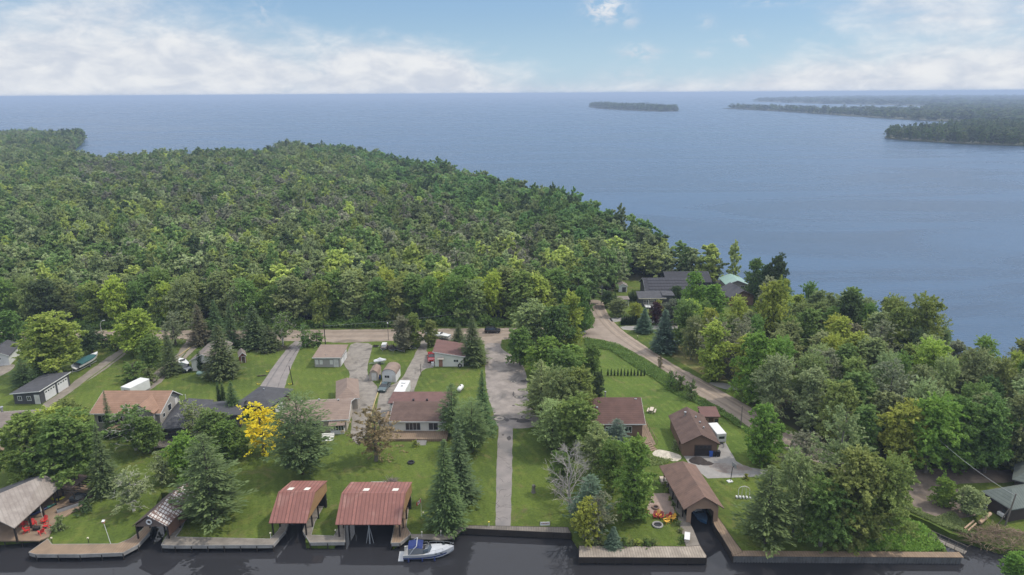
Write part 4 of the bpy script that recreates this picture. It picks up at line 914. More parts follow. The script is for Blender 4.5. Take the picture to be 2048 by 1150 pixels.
def house(name, label, cat, p0, p1, d, h, roof, rise, ov, wallm, roofm, ops=(), trim=None, world=False, ry=.5, th=.16, group=None, wallname='wall', chim=(), base=None, z=0, inv=False):
    a, b = (Vector(p0), Vector(p1)) if world else (U(*p0).xy, U(*p1).xy)
    w_ = (b-a).length; rz = math.atan2(b.y-a.y, b.x-a.x); trim = trim or white
    r = thing(name, label, cat, (a.x, a.y, z), rz, group); H_ = h-.02
    m = MB(); hr = h+rise
    if roof == 'gx': m.ext([(0, -.3), (d, -.3), (d, H_), (d*ry, hr-.03), (0, H_)], 'x', 0, w_)
    elif roof == 'gy': m.ext([(0, -.3), (w_, -.3), (w_, H_), (w_*ry, hr-.03), (0, H_)], 'y', 0, d)
    elif roof == 'mx': m.ext([(0, -.3), (w_, -.3), (w_, H_+min(0, 0)+(rise if rise > 0 else 0)), (0, H_-(rise if rise < 0 else 0))], 'y', 0, d)
    elif roof == 'my': m.ext([(0, -.3), (d, -.3), (d, H_+(rise if rise > 0 else 0)), (0, H_-(rise if rise < 0 else 0))], 'x', 0, w_)
    else: m.box(0, w_, 0, d, -.3, H_)
    m.build(wallname, wallm, r)
    R_ = MB(); f_ = MB(); o = ov; t = th
    def slope(pa, pb, pc, pd): R_.slab([pa, pb, pc, pd], t)
    if roof == 'gx':
        s1 = rise/(d*ry); s2 = rise/(d*(1-ry)); e1 = h-o*s1+t; e2 = h-o*s2+t; k = hr+t
        slope((-o, -o, e1), (w_+o, -o, e1), (w_+o, d*ry, k), (-o, d*ry, k)); slope((w_+o, d+o, e2), (-o, d+o, e2), (-o, d*ry, k), (w_+o, d*ry, k))
        f_.box(-o, w_+o, -o-.04, -o-.003, e1-t-.04, e1+.0).box(-o, w_+o, d+o+.003, d+o+.04, e2-t-.04, e2)
        for x in (-o-.035, w_+o+.005): f_.ext([(-o, e1-t-.03), (d*ry, k-t-.03), (d+o, e2-t-.03), (d+o, e2), (d*ry, k), (-o, e1)], 'x', x, x+.03)
    elif roof == 'gy':
        s1 = rise/(w_*ry); s2 = rise/(w_*(1-ry)); e1 = h-o*s1+t; e2 = h-o*s2+t; k = hr+t
        slope((-o, d+o, e1), (-o, -o, e1), (w_*ry, -o, k), (w_*ry, d+o, k)); slope((w_+o, -o, e2), (w_+o, d+o, e2), (w_*ry, d+o, k), (w_*ry, -o, k))
        for y_ in (-o-.035, d+o+.005): f_.ext([(-o, e1-t-.03), (w_*ry, k-t-.03), (w_+o, e2-t-.03), (w_+o, e2), (w_*ry, k), (-o, e1)], 'y', y_, y_+.03)
    elif roof == 'mx':
        zl = h+(-rise if rise < 0 else 0)+t; zr = h+(rise if rise > 0 else 0)+t; s = (zr-zl)/w_
        slope((-o, -o, zl-o*s), (w_+o, -o, zr+o*s), (w_+o, d+o, zr+o*s), (-o, d+o, zl-o*s))
        f_.ext([(-o, zl-o*s-t-.04), (w_+o, zr+o*s-t-.04), (w_+o, zr+o*s), (-o, zl-o*s)], 'y', -o-.04, -o-.004)
        f_.box(w_+o+.004, w_+o+.04, -o, d+o, zr+o*s-t-.05, zr+o*s)
    elif roof == 'my':
        zl = h+(-rise if rise < 0 else 0)+t; zr = h+(rise if rise > 0 else 0)+t; s = (zr-zl)/d
        slope((-o, -o, zl-o*s), (w_+o, -o, zl-o*s), (w_+o, d+o, zr+o*s), (-o, d+o, zr+o*s))
        f_.box(-o, w_+o, -o-.04, -o-.004, zl-o*s-t-.04, zl-o*s)
    elif roof == 'hip':
        e = h+t-.1; k = hr+t; q = min(w_, d)/2+o
        A = [(-o, -o, e), (w_+o, -o, e), (w_+o, d+o, e), (-o, d+o, e)]
        if w_ >= d: P, Q = (-o+q, d/2, k), (w_+o-q, d/2, k); fc = [(A[0], A[1], Q, P), (A[2], A[3], P, Q), (A[1], A[2], Q), (A[3], A[0], P)]
        else: P, Q = (w_/2, -o+q, k), (w_/2, d+o-q, k); fc = [(A[0], A[1], P), (A[1], A[2], Q, P), (A[2], A[3], Q), (A[3], A[0], P, Q)]
        for p_ in fc: R_.slab(list(p_), t)
        f_.box(-o, w_+o, -o-.04, -o-.003, e-t-.03, e-.01)
    ro = R_.build('roof', roofm, r)
    if f_.v: f_.build('fascia', trim, r)
    for (cx, cy_, cw, ch) in chim:
        c = MB(); zt = hr+ch
        if cw > .25: c.box(cx-cw/2, cx+cw/2, cy_-cw/2, cy_+cw/2, h, zt).box(cx-cw*.6, cx+cw*.6, cy_-cw*.6, cy_+cw*.6, zt, zt+.1); c.build('chimney', pmat('dark_brick', (.05, .045, .045), (.03, .028, .03)), ro)
        else: c.tube((cx, cy_, h), (cx, cy_, zt), cw).tube((cx, cy_, zt-.05), (cx, cy_, zt+.15), cw*1.7); c.build('flue', steel, ro)
    for o_ in ops:
        side, u, z_, ww, hh, kd = o_[:6]; kw = o_[6] if len(o_) > 6 else {}
        opening(r, frame_of(side, w_, d), u, z_, ww, hh, kd, trim, **kw)
    r['w'] = w_; return r
shingle = lambda n, c, c2=None, s=.3: pmat(n, c, c2 or tuple(v*.72 for v in c), scale=.7, fine=9, pat='y', pscale=2.2, pstr=s, bump=.3, rough=.9)
sh_dark = shingle('charcoal_shingles', (.075, .075, .082)); sh_brown = shingle('brown_shingles', (.125, .082, .068), (.085, .055, .046)); sh_maroon = shingle('maroon_shingles', (.15, .082, .072), (.115, .064, .057))
sh_orange = shingle('orange_tan_shingles', (.27, .165, .115), (.215, .13, .09)); sh_tan = shingle('tan_shingles', (.24, .18, .145), (.19, .14, .115)); sh_grey = shingle('grey_brown_shingles', (.20, .17, .15), (.15, .125, .11))
sh_black = shingle('black_shingles', (.045, .045, .052), (.034, .034, .04)); sh_green = shingle('green_grey_shingles', (.13, .15, .135), (.095, .11, .10))
sid_dark = pmat('dark_grey_siding', (.075, .075, .078), (.06, .06, .062), pat='z', pscale=5, pstr=.4); sid_grey = pmat('grey_siding', (.34, .32, .29), (.29, .275, .25), pat='z', pscale=5, pstr=.25)
sid_tan = pmat('beige_siding', (.42, .37, .31), (.36, .32, .265), pat='z', pscale=5, pstr=.2); sid_brown = pmat('brown_siding', (.19, .12, .085), (.15, .095, .068), pat='z', pscale=5, pstr=.35)
sid_tan2 = pmat('tan_boards', (.30, .20, .14), (.24, .16, .11), pat='z', pscale=5, pstr=.3); redm = pmat('red_boards', (.22, .07, .05), (.16, .05, .04), pat='x', pscale=4, pstr=.3)
PW = lambda **k: k
house('garage', 'small white garage with a black gabled roof at the picture edge', 'garage', (-26, 735), (20, 730), 8.5, 2.6, 'gy', 1.3, .35, white, sh_dark, [('f', .8, 0, 2.6, 2.2, 'g')])
house('garage', 'dark grey garage with two white doors opening on the gravel drive', 'garage', (30, 808), (83, 808), 10.2, 2.5, 'mx', .55, .4, sid_dark, sh_dark,
      [('f', .95, .9, .75, .9, 'w'), ('f', 3.0, .9, .75, .9, 'w'), ('f', 4.7, 0, .95, 2.1, 'd'), ('r', 1.6, 0, 3.4, 2.3, 'g'), ('r', 5.9, 0, 3.4, 2.3, 'g')])
r = house('bungalow', 'brown-roofed bungalow at the picture edge with a wooden deck', 'house', (-60, 893), (62, 886), 9, 2.8, 'gx', 1.8, .5, offwhite, sh_grey,
      [('f', 9.2, .3, 1.6, 1.9, 'w'), ('f', 7.0, .3, 1.6, 1.9, 'w', PW(mull=2)), ('f', 5.2, 0, 1, 2, 'd')], chim=((3.2, 6.2, .2, .5), (8, 3.5, .4, .2)))
MB().box(.5, 11.5, -3.2, -.02, .3, .45).build('deck', wood2, r)
f = MB()
for k in range(9): f.box(.5+k*1.35, .56+k*1.35, -3.2, -3.14, .45, 1.35)
f.box(.5, 11.4, -3.2, -3.13, 1.32, 1.4).build('railing', wood2, r)
r = house('two_storey_house', 'two-storey grey house with a broad orange-tan roof', 'house', (195, 868), (325, 868), 8.2, 4.8, 'gx', 2.2, .55, sid_grey, sh_orange,
      [('f', .7, 2.6, 2.3, 1.4, 'w', PW(mull=2)), ('f', 4.0, 2.6, 1.6, 1.4, 'w'), ('f', 7.0, 2.6, 2.2, 1.4, 'w'), ('r', 1.2, 3.0, .7, .8, 'w', PW(mull=0)), ('r', 3.4, 3.3, 1.2, 1.3, 'w', PW(mull=0)), ('r', 6.4, 2.6, .9, 2, 'd'), ('f', 2.0, .2, 3.0, 2.0, 'w', PW(mull=2))], ry=.62)
MB().box(3.6, 7.2, -2.4, -.02, 2.2, 2.32).build('balcony', wood2, r)
g_ = MB(); W_ = r['w']
g_.slab([(W_-5.6, -1.6, 5.25), (W_-2.9, -1.6, 7.0), (W_-2.9, 3.6, 7.0), (W_-5.6, .8, 5.25)], .15).slab([(W_-2.9, -1.6, 7.0), (W_-.2, -1.6, 5.25), (W_-.2, .8, 5.25), (W_-2.9, 3.6, 7.0)], .15)
g_.build('gable_roof', sh_orange, r); MB().ext([(W_-5.2, 0), (W_-.6, 0), (W_-.6, 5.1), (W_-2.9, 6.75), (W_-5.2, 5.1)], 'y', -1.2, -.01).build('gable_bay', sid_grey, r)
s_ = MB().box(W_+.02, W_+1.6, 5.4, 8.0, 2.35, 2.5)
for y_ in (5.45, 7.9): s_.tube((W_+1.5, y_, -.1), (W_+1.5, y_, 5.0), .06)
s_.box(W_+1.45, W_+1.52, 5.4, 8, 3.3, 3.4).build('porch', white, r)
r = house('hip_roof_house', 'dark house with a charcoal hip roof and black chimney', 'house', (330, 884), (398, 878), 11, 3.0, 'hip', 2.3, .6, sid_dark, sh_dark, [('f', .8, .4, 1.4, 1.8, 'w'), ('f', 3.2, .4, 1.4, 1.8, 'w'), ('l', 2, .8, 1.4, 1.2, 'w')], trim=pmat('dark_trim', (.05, .05, .055)), chim=((3.2, 3.0, .6, -.6),))
MB().box(8.0, 13.5, 3.5, 10, -.2, 2.9).build('wing', sid_dark, r)
MB().slab([(7.0, 3.0, 3.1), (14, 3.0, 3.1), (14, 6.8, 4.2), (5, 6.8, 4.2)], .15).slab([(14, 10.5, 3.1), (5, 10.5, 3.1), (5, 6.8, 4.2), (14, 6.8, 4.2)], .15).build('wing_roof', sh_dark, r)
MB().box(-1, 3, -3.4, -.05, .5, .65).box(-1, -.9, -3.4, -3.3, -.1, .5).box(2.9, 3, -3.4, -3.3, -.1, .5).build('deck', wood, r)
house('dark_roof_garage', 'building with a plain charcoal roof at the foot of the paved drive', 'garage', (480, 832), (541, 838), 8.6, 2.8, 'hip', 1.3, .5, brown, sh_dark, [('f', 1, .8, 1.2, 1.1, 'w'), ('r', 2, 0, 3, 2.2, 'g')], trim=pmat('dark_trim', (.05, .05, .055)), chim=((3, 5, .1, .1),))
house('tan_roof_garage', 'small white garage with a greyish tan roof half hidden by the big grey-green spruce', 'garage', (385, 742), (432, 741), 11.5, 2.8, 'gy', 1.5, .4, offwhite, sh_grey, [('f', 2.1, 0, 2.8, 2.1, 'g', PW(dm=brown))])
house('shed', 'little red shed with a grey roof on the lawn beside the big spruce', 'shed', (480, 727), (493, 725), 3, 2.0, 'gy', .8, .2, redm, sh_grey, [('f', .5, 0, .8, 1.7, 'd', PW(dm=brown))])
house('beige_garage', 'beige garage with a flat tan roof and cream doors beside the concrete drive', 'garage', (630, 734), (681, 734), 7.0, 2.5, 'my', .5, .4, sid_grey, sh_tan,
      [('f', .3, .8, .55, 1.0, 'w', PW(pane=offwhite, mull=0)), ('f', 1.35, .8, .55, 1.0, 'w', PW(pane=offwhite, mull=0)), ('f', 3.9, .8, .55, 1.0, 'w', PW(pane=offwhite, mull=0)), ('f', 4.85, 0, .95, 2.0, 'd'), ('r', .9, 0, 2.4, 2.1, 'g'), ('r', 3.9, 0, 2.4, 2.1, 'g')], chim=((2.6, 1.2, .05, -.2),))
r = house('beige_house', 'beige bungalow with a long tan roof and white bay window', 'house', (570, 868), (694, 862), 8.8, 2.9, 'gx', 1.5, .6, sid_tan, sh_tan,
      [('f', 9.0, .2, 1.6, 2.1, 'w'), ('f', 2.0, .7, 1.8, 1.3, 'w'), ('f', 5.2, .7, 1.8, 1.3, 'w'), ('r', 2, .9, 1.2, 1.2, 'w')], chim=((6, 5.8, .14, .1), (10, 5.2, .14, .1)))
W_ = r['w']
b_ = MB().box(W_-3.0, W_-.4, -1.2, -.02, -.2, .85).build('bay', white, r); MB().box(W_-3.0, W_-.4, -1.2, -.02, .86, 1.95).build('pane', glass(), b_)
f = MB()
for k in range(6): f.box(W_-3.03+k*.52, W_-2.95+k*.52, -1.24, -1.19, .85, 1.96)
f.build('mullion', white, b_); MB().slab([(W_-3.3, -1.6, 2.1), (W_-.1, -1.6, 2.1), (W_-.1, 0, 2.75), (W_-3.3, 0, 2.75)], .12).build('bay_roof', sh_tan, r)
st = MB()
for k in range(5): st.box(W_-4.6, W_-2.2, -2.0-k*.45, -1.6-k*.45, -.1, .6-k*.14)
st.build('steps', offwhite, r)
house('beige_wing', 'beige garage wing with a hipped tan roof joining the long bungalow', 'garage', (678, 822), (716, 818), 9.5, 2.7, 'hip', 1.5, .5, sid_tan, sh_tan, [('r', 2.0, 0, 2.8, 2.1, 'g'), ('r', 6, .9, 1.2, 1, 'w')])
r = house('white_garage', 'white garage with a dull red lean-to roof and an overhead black window', 'garage', (870, 733), (927, 733), 8.2, 2.7, 'mx', -1.15, .45, offwhite, sh_maroon,
      [('f', 1.0, 0, .95, 2.0, 'd', PW(dm=pmat('rust_door', (.30, .15, .10)))), ('f', 4.7, 1.2, 1.1, .6, 'w', PW(mull=1))], chim=((.6, 1.0, .14, -.2),))
MB().slab([(.7, -.9, 2.25), (2.3, -.9, 2.25), (2.3, 0, 2.6), (.7, 0, 2.6)], .06).build('awning', sid_tan, r)
def arch_shed(name, label, p0, p1, d, wz, rise, wm, rm, ops, point=False):
    a, b = U(*p0).xy, U(*p1).xy; w_ = (b-a).length; r = thing(name, label, 'shed', (a.x, a.y, 0), math.atan2(b.y-a.y, b.x-a.x))
    n = 10; arc = [(w_/2-math.cos(math.pi*k/n)*(w_/2), wz+math.sin(math.pi*k/n)**(.8)*rise) for k in range(n+1)]
    if point: arc = [(0, wz), (w_*.12, wz+rise*.55), (w_/2, wz+rise), (w_*.88, wz+rise*.55), (w_, wz)]
    MB().ext([(0, -.1), (w_, -.1)]+[(x, z-.02) for x, z in reversed(arc)], 'y', 0, d).build('wall', wm, r)
    o = MB()
    for (x0, z0), (x1, z1) in zip(arc, arc[1:]):
        cx = w_/2; e = 1.06; X0 = cx+(x0-cx)*e; X1 = cx+(x1-cx)*e
        o.slab([(X0, -.2, z0+.07), (X1, -.2, z1+.07), (X1, d+.2, z1+.07), (X0, d+.2, z0+.07)], .08)
    o.build('roof', rm, r)
    for q in ops: opening(r, frame_of(q[0], w_, d), *q[1:6], white, **(q[6] if len(q) > 6 else {}))
    return r
arch_shed('round_roof_shed', 'white shed with a rounded brown roof beside the parked car', (765, 764), (792, 765), 4.2, 2.0, 1.3, white, sh_tan, [('f', .6, 1.1, 1.1, .6, 'w'), ('f', 2.35, 0, .7, 1.9, 'd')])
arch_shed('barn_shed', 'narrow tan barn-style shed standing beside the round-roofed white shed', (739, 761), (757, 761), 3.6, 1.6, 1.1, sid_tan, sh_tan, [('f', .7, 0, .85, 1.7, 'd')], True)
r = house('maroon_roof_house', 'low house with a maroon shingle roof and a wooden front deck', 'house', (786, 866), (888, 866), 9.2, 2.8, 'gx', 1.5, .55, offwhite, sh_brown,
      [('f', 2.6, .7, 2.9, 1.5, 'w', PW(mull=3)), ('f', 7.2, .7, 1.8, 1.5, 'w')], ry=.55, chim=((3.4, 5.9, .35, .25), (6.2, 5.9, .35, .25)))
W_ = r['w']
MB().box(-1.4, W_+.5, 4.9, 10.8, 2.6, 3.8).build('upper_wall', offwhite, r); MB().slab([(-1.7, 4.7, 4.3), (W_+.8, 4.7, 4.3), (W_+.8, 11, 4.0), (-1.7, 11, 4.0)], .14).build('upper_roof', sh_maroon, r)
MB().box(-2.4, W_+1, -3.4, -.02, .35, .5).box(-2.4, W_+1, -3.45, -3.38, .0, .34).build('deck', wood2, r)
f = MB()
for k in range(7): f.box(5.2, 7.2, -5.0+k*.3, -4.75+k*.3, -.05, .04+k*.05)
f.build('steps', concrete, r)
MB().slab([(-1.6, -.4, 2.7), (.9, -.4, 2.7), (.9, 3.6, 3.0), (-1.6, 3.6, 3.0)], .08).tube((-1.5, -.3, .4), (-1.5, -.3, 2.7), .06).tube((-1.5, 3.5, .0), (-1.5, 3.5, 2.9), .06).build('side_pergola', wood2, r)
r = house('red_brown_cottage', 'tall red-brown roofed cottage half hidden by trees with a steel flue', 'house', (1186, 872), (1284, 872), 9.2, 2.9, 'gx', 2.6, .5, sid_brown, shingle('red_brown_shingles', (.12, .068, .057), (.088, .05, .042)),
      [('f', 6.2, .8, 1.3, 1.2, 'w'), ('f', 2.5, .8, 1.8, 1.2, 'w')], ry=.62, chim=((3.0, 6.6, .13, .9), (1.0, 3.2, .14, -.9), (9.0, 5.4, .16, -.1)))
f = MB(); q0, q1 = U(1285, 840), U(1314, 889)
rl = thing('walkway_railing', 'wooden railing beside the walkway of the red-brown cottage', 'railing', (q0.x, q0.y, 0)); dv = q1-q0
for k in range(7): p = dv*k/6; f.tube((p.x, p.y, 0), (p.x, p.y, 1.0), .05)
f.build('post', wood2, rl); MB().tube((0, 0, 1.0), (dv.x, dv.y, 1.0), .05).build('rail', wood2, rl)
q = U(1296, 905); st = thing('stone_steps', 'broad wooden steps leading from the walkway to the stone path', 'steps', (q.x, q.y, 0), R(28)); m = MB()
for k in range(5): m.box(-.2, 2.2, k*.5, k*.5+.48, 0, .12+k*.14)
m.build('tread', wood2, st)
house('brown_garage', 'brown garage with a dark overhead door facing the concrete pad', 'garage', (1365, 912), (1433, 912), 11, 2.7, 'gy', 1.7, .4, sid_brown, sh_brown,
      [('f', 2.2, 0, 3.0, 2.2, 'g', PW(dm=pmat('dark_door', (.035, .03, .03)))), ('l', 2.4, 1.0, .6, 1.0, 'w')], trim=brown, chim=((2.2, 8.6, .15, .25), (4.0, 7.4, .1, -.1), (4.3, 5.4, .1, -.2), (4.5, 3.4, .1, -.3)))
house('garden_shed', 'small brown shed with a maroon roof behind the brown garage', 'shed', (1403, 853), (1436, 853), 3.0, 2.2, 'my', .5, .25, sid_tan2, sh_maroon, [('f', 1.4, 0, .8, 1.8, 'd', PW(dm=brown)), ('f', .35, 1.0, .6, .6, 'w', PW(mull=0)), ('f', 2.6, 1.0, .6, .6, 'w', PW(mull=0))], trim=brown)
r = house('striped_roof_house', 'long dark building whose black roof carries rows of solar panels', 'house', (43.8, 216.5), (59, 216.5), 11, 3.0, 'gx', 2.7, .5, sid_dark, sh_black, [('l', 3, 1, 1.2, 1.2, 'w')], trim=pmat('pale_trim', (.4, .42, .45)), world=True)
W_ = r['w']
for k in range(4):
    y0 = .2+k*1.32; z0 = 3.0+y0*2.7/5.5+.24; z1 = z0+1.12*2.7/5.5
    MB().slab([(.8, y0, z0), (W_-.5, y0, z0), (W_-.5, y0+1.12, z1), (.8, y0+1.12, z1)], .06).build('solar_panels', pmat('panel_glass', (.028, .028, .036), (.035, .035, .044), rough=.45, spec=.2, pat='x', pscale=1, pstr=.4), r)
MB().box(7.5, 22, 4.5, 14.5, 0, 4.4).build('rear_wing', sid_dark, r); MB().slab([(7.2, 4.0, 4.5), (22.4, 4.0, 4.5), (22.4, 9.5, 6.9), (7.2, 9.5, 6.9)], .2).slab([(22.4, 15, 4.5), (7.2, 15, 4.5), (7.2, 9.5, 6.9), (22.4, 9.5, 6.9)], .2).build('rear_roof', sh_black, r)
r = house('small_dark_house', 'small dark house with pale window trim and a white porch', 'house', (1278, 613), (1329, 613), 4.6, 2.7, 'my', .7, .4, sid_dark, sh_dark,
      [('f', 1.5, .8, 1.4, 1.3, 'w'), ('f', 3.4, .8, 1.2, 1.3, 'w'), ('f', 5.4, .4, .9, 1.9, 'w', PW(mull=0))], trim=pmat('cream_trim', (.6, .56, .42)))
MB().box(8.1, 10.6, 1.0, 4.4, -.1, 3.2).build('extension', sid_dark, r); MB().slab([(7.4, .6, 3.45), (11.2, .6, 3.45), (11.2, 4.8, 3.65), (7.4, 4.8, 3.65)], .14).build('extension_roof', sh_dark, r)
f = MB().box(1.6, 5.8, -2.8, -.02, .5, .62)
for k in range(8): f.box(1.6+k*.59, 1.65+k*.59, -2.8, -2.75, .62, 1.4)
f.box(1.6, 5.8, -2.8, -2.74, 1.38, 1.45).tube((2.4, -2.8, 0), (2.4, -2.8, 2.9), .07).build('porch', white, r)
# gazebo
q = U(1246, 613); g = thing('gazebo', 'little open gazebo with a flat grey roof among the cedars', 'gazebo', (q.x, q.y, 0)); W_ = 3.4
for x in (0.1, W_): 
    for y_ in (0.1, 2.6): MB().tube((x-1.7, y_, 0), (x-1.7, y_, 2.3), .07).build('post', white, g)
MB().slab([(-2.0, -.3, 2.45), (2.0, -.3, 2.45), (2.0, 3, 2.6), (-2.0, 3, 2.6)], .14).build('roof', sh_grey, g); MB().box(-1.5, 1.5, .3, 2.4, 0, .8, tp=(1, 1)).build('bench', sid_dark, g)
house('white_shed', 'tiny white shed with a double dark door at the forest edge', 'shed', (1237.5, 584), (1254, 584), 2.8, 2.1, 'gy', .7, .25, white, sh_grey, [('f', 1.1, 0, 1.3, 1.7, 'd', PW(dm=sid_dark))])
house('green_roof_house', 'lakeside building with a pale green gabled metal roof', 'house', (1452, 588), (1493, 588), 8, 3.4, 'gy', 1.3, .5, pmat('taupe_siding', (.25, .235, .21), (.21, .195, .175)), pmat('pale_green_metal', (.24, .35, .30), (.20, .30, .26), rough=.45, pat='y', pscale=2, pstr=.15), [('f', 4.6, 1.9, 1.2, .9, 'w')])
house('brown_gabled_house', 'brown house with a dark gable facing the water among tall trees', 'house', (1461, 612), (1506, 610), 9, 2.9, 'gy', 2.0, .6, sid_brown, sh_dark, [('f', 1.6, .8, 1.5, 1.2, 'w')], trim=brown)
r = house('green_roof_cabin', 'dark brown cabin with a grey-green hip roof beside the brush pile', 'house', (1966, 1012), (2016, 1044), 8, 2.5, 'hip', 1.7, .5, pmat('dark_brown_siding', (.06, .045, .04), (.045, .034, .03), pat='z', pscale=5, pstr=.3), sh_green,
      [('f', 3.4, 1.0, .9, .6, 'w', PW(mull=0))], trim=pmat('dark_trim', (.05, .05, .055)))
MB().box(2.9, 3.9, -.55, -.08, .5, 1.0).box(3.0, 3.8, -.57, -.55, .55, .95).build('air_conditioner', white, r)
house('cabin_annex', 'second grey-green roof cut off by the frame behind the cabin', 'house', (2026, 985), (2080, 1000), 8, 2.5, 'hip', 1.6, .5, MAT['dark_brown_siding'], sh_green, trim=MAT['dark_trim'])
f = MB(); q = U(1968, 1018); l = thing('ladder', 'white ladder lying against the wall of the green-roofed cabin', 'ladder', (q.x, q.y, 0), math.atan2(-3.4, 1.3))
MB().box(0, .05, -.2, -.12, .4, .46).tube((0, -.45, .1), (.3, -.1, 2.3), .035).tube((.45, -.45, .1), (.75, -.1, 2.3), .035).build('rail', white, l)
for k in range(7): f.tube((k*.045, -.45+k*.05, .25+k*.3), (.45+k*.045, -.45+k*.05, .25+k*.3), .03)
f.build('rung', white, l)
# ---------------------------------------------------------------- docks
def dock(label, pts, z=.16, m=None, th=.18, posts=True, name='wooden_dock', face=None, cat='dock'):
    pp = G(*pts); c = pp[0]; r = thing(name, label, cat, (c.x, c.y, 0)); loc = [(p.x-c.x, p.y-c.y) for p in pp]
    sheet('deck_boards', [Vector(p) for p in loc], z, m or wood, jit=0, rnd=0, thick=th, parent=r)
    if posts:
        pr = None
        for a, b in zip(loc, loc[1:]+loc[:1]):
            A, B = Vector(a), Vector(b); L = (B-A).length; n_ = max(1, int(L/2.4))
            for i in range(n_):
                p = A.lerp(B, i/n_)
                if pr is None: pr = MB().tube((0, 0, -2.0), (0, 0, z-th+.02), .09, n=6).build('piling', darkwood, r); q = pr
                else: q = pr.copy(); COL.objects.link(q); q.parent = r
                q.location = (p.x, p.y, 0)
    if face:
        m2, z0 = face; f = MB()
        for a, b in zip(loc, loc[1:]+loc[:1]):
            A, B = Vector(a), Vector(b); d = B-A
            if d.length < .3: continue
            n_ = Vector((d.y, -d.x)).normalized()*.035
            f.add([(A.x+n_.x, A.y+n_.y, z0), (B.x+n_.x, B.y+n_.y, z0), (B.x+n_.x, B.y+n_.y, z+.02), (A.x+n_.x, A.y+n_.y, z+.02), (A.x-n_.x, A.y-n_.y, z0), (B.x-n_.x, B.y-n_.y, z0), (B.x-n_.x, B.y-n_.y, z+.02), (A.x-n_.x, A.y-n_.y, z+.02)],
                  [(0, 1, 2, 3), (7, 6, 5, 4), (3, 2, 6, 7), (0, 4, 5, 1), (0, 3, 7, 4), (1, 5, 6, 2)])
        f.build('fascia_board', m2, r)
    return r
fb = (pmat('grey_board', (.30, .29, .27), (.2, .19, .18)), -.35)
dock('large timber deck with red chairs beside the open-sided boathouse', [(-60, 1083), (-20, 1000), (60, 965), (135, 945), (158, 965), (196, 984), (160, 1018), (112, 1045), (98, 1075), (78, 1083)], m=wood2, name='timber_deck', cat='deck')
dock('tan plank dock running along the lawn with the white pole', [(58, 1107), (96, 1080), (104, 1091), (236, 1090), (262, 1079), (284, 1062), (300, 1038), (310, 1042), (300, 1066), (276, 1092), (246, 1108), (160, 1111), (72, 1111)], m=wood2, z=.22, face=fb)
dock('weathered grey dock between the patchy-roofed boathouse and the smaller red one', [(323, 1092), (332, 1076), (345, 1062), (372, 1012), (384, 1012), (362, 1060), (350, 1076), (540, 1080), (556, 1064), (570, 1040), (578, 1040), (572, 1062), (546, 1092), (350, 1093)], m=woody, z=.2, face=fb)
dock('grey dock fingers around the slip of the smaller red boathouse', [(606, 1064), (612, 1046), (640, 1000), (654, 1000), (630, 1044), (622, 1072), (668, 1074), (682, 1050), (690, 1050), (690, 1086), (620, 1087)], m=woody, z=.18, face=fb)
dock('tan dock beside the cruiser and the bigger red boathouse', [(782, 1088), (790, 1050), (808, 1000), (820, 1000), (812, 1055), (822, 1070), (800, 1088)], m=wood2, z=.2, face=fb)
dock('narrow grey boardwalk where the cruiser bow points', [(822, 1078), (822, 1070), (895, 1070), (903, 1065), (925, 1051), (928, 1058), (905, 1078), (880, 1082)], m=woody, z=.18)
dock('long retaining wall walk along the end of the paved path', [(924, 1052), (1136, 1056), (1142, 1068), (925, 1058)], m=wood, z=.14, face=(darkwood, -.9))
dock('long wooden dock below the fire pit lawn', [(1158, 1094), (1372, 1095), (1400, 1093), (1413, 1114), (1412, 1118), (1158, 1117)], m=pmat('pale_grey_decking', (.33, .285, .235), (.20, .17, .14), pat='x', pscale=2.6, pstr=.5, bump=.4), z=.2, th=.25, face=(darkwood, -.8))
dock('boardwalk along the covered slip of the brown boathouse', [(1328, 960), (1340, 960), (1370, 1030), (1386, 1060), (1400, 1094), (1372, 1094), (1362, 1060), (1348, 1010)], m=woody, z=.18)
dock('tan concrete walk along the lawn opposite the long wooden dock', [(1424, 1032), (1436, 1036), (1450, 1056), (1466, 1080), (1486, 1106), (1466, 1113), (1446, 1080), (1428, 1052)], m=wood2, z=.18, face=(darkwood, -.9))
# corrugated seawall
a, b = U(1466, 1113), U(1925, 1116); sw = thing('seawall', 'ribbed grey steel seawall with a flat cap along the wooded lawn', 'seawall', (a.x, a.y, 0), math.atan2(b.y-a.y, b.x-a.x)); L_ = (b-a).length
m = MB(); prof = []; k = 0; x = 0
while x < L_: prof.append((x, -.06 if k % 2 else .06)); x += .22; k += 1
m.ext(prof+[(L_, .25), (0, .25)], 'z', -2, .12).build('sheet_piling', pmat('pile_steel', (.13, .13, .128), (.08, .08, .08), rough=.7), sw)
MB().box(-.1, L_+.1, -.12, 1.1, .124, .2).build('cap', wood2, sw)
q = U(1880, 1085); dk = thing('floating_walkway', 'short grey gangway with rails at the creek mouth', 'gangway', (q.x, q.y, 0), R(-52)); m = MB().box(-1.6, 3.4, -.5, .5, .1, .24).build('deck_boards', woody, dk)
for s in (-.5, .5):
    f = MB(); [f.tube((x, s, .2), (x, s, 1.0), .04) for x in (-1.5, -.3, .9, 2.1, 3.3)]; f.tube((-1.5, s, 1.0), (3.3, s, 1.0), .04).build('railing', wood, dk)
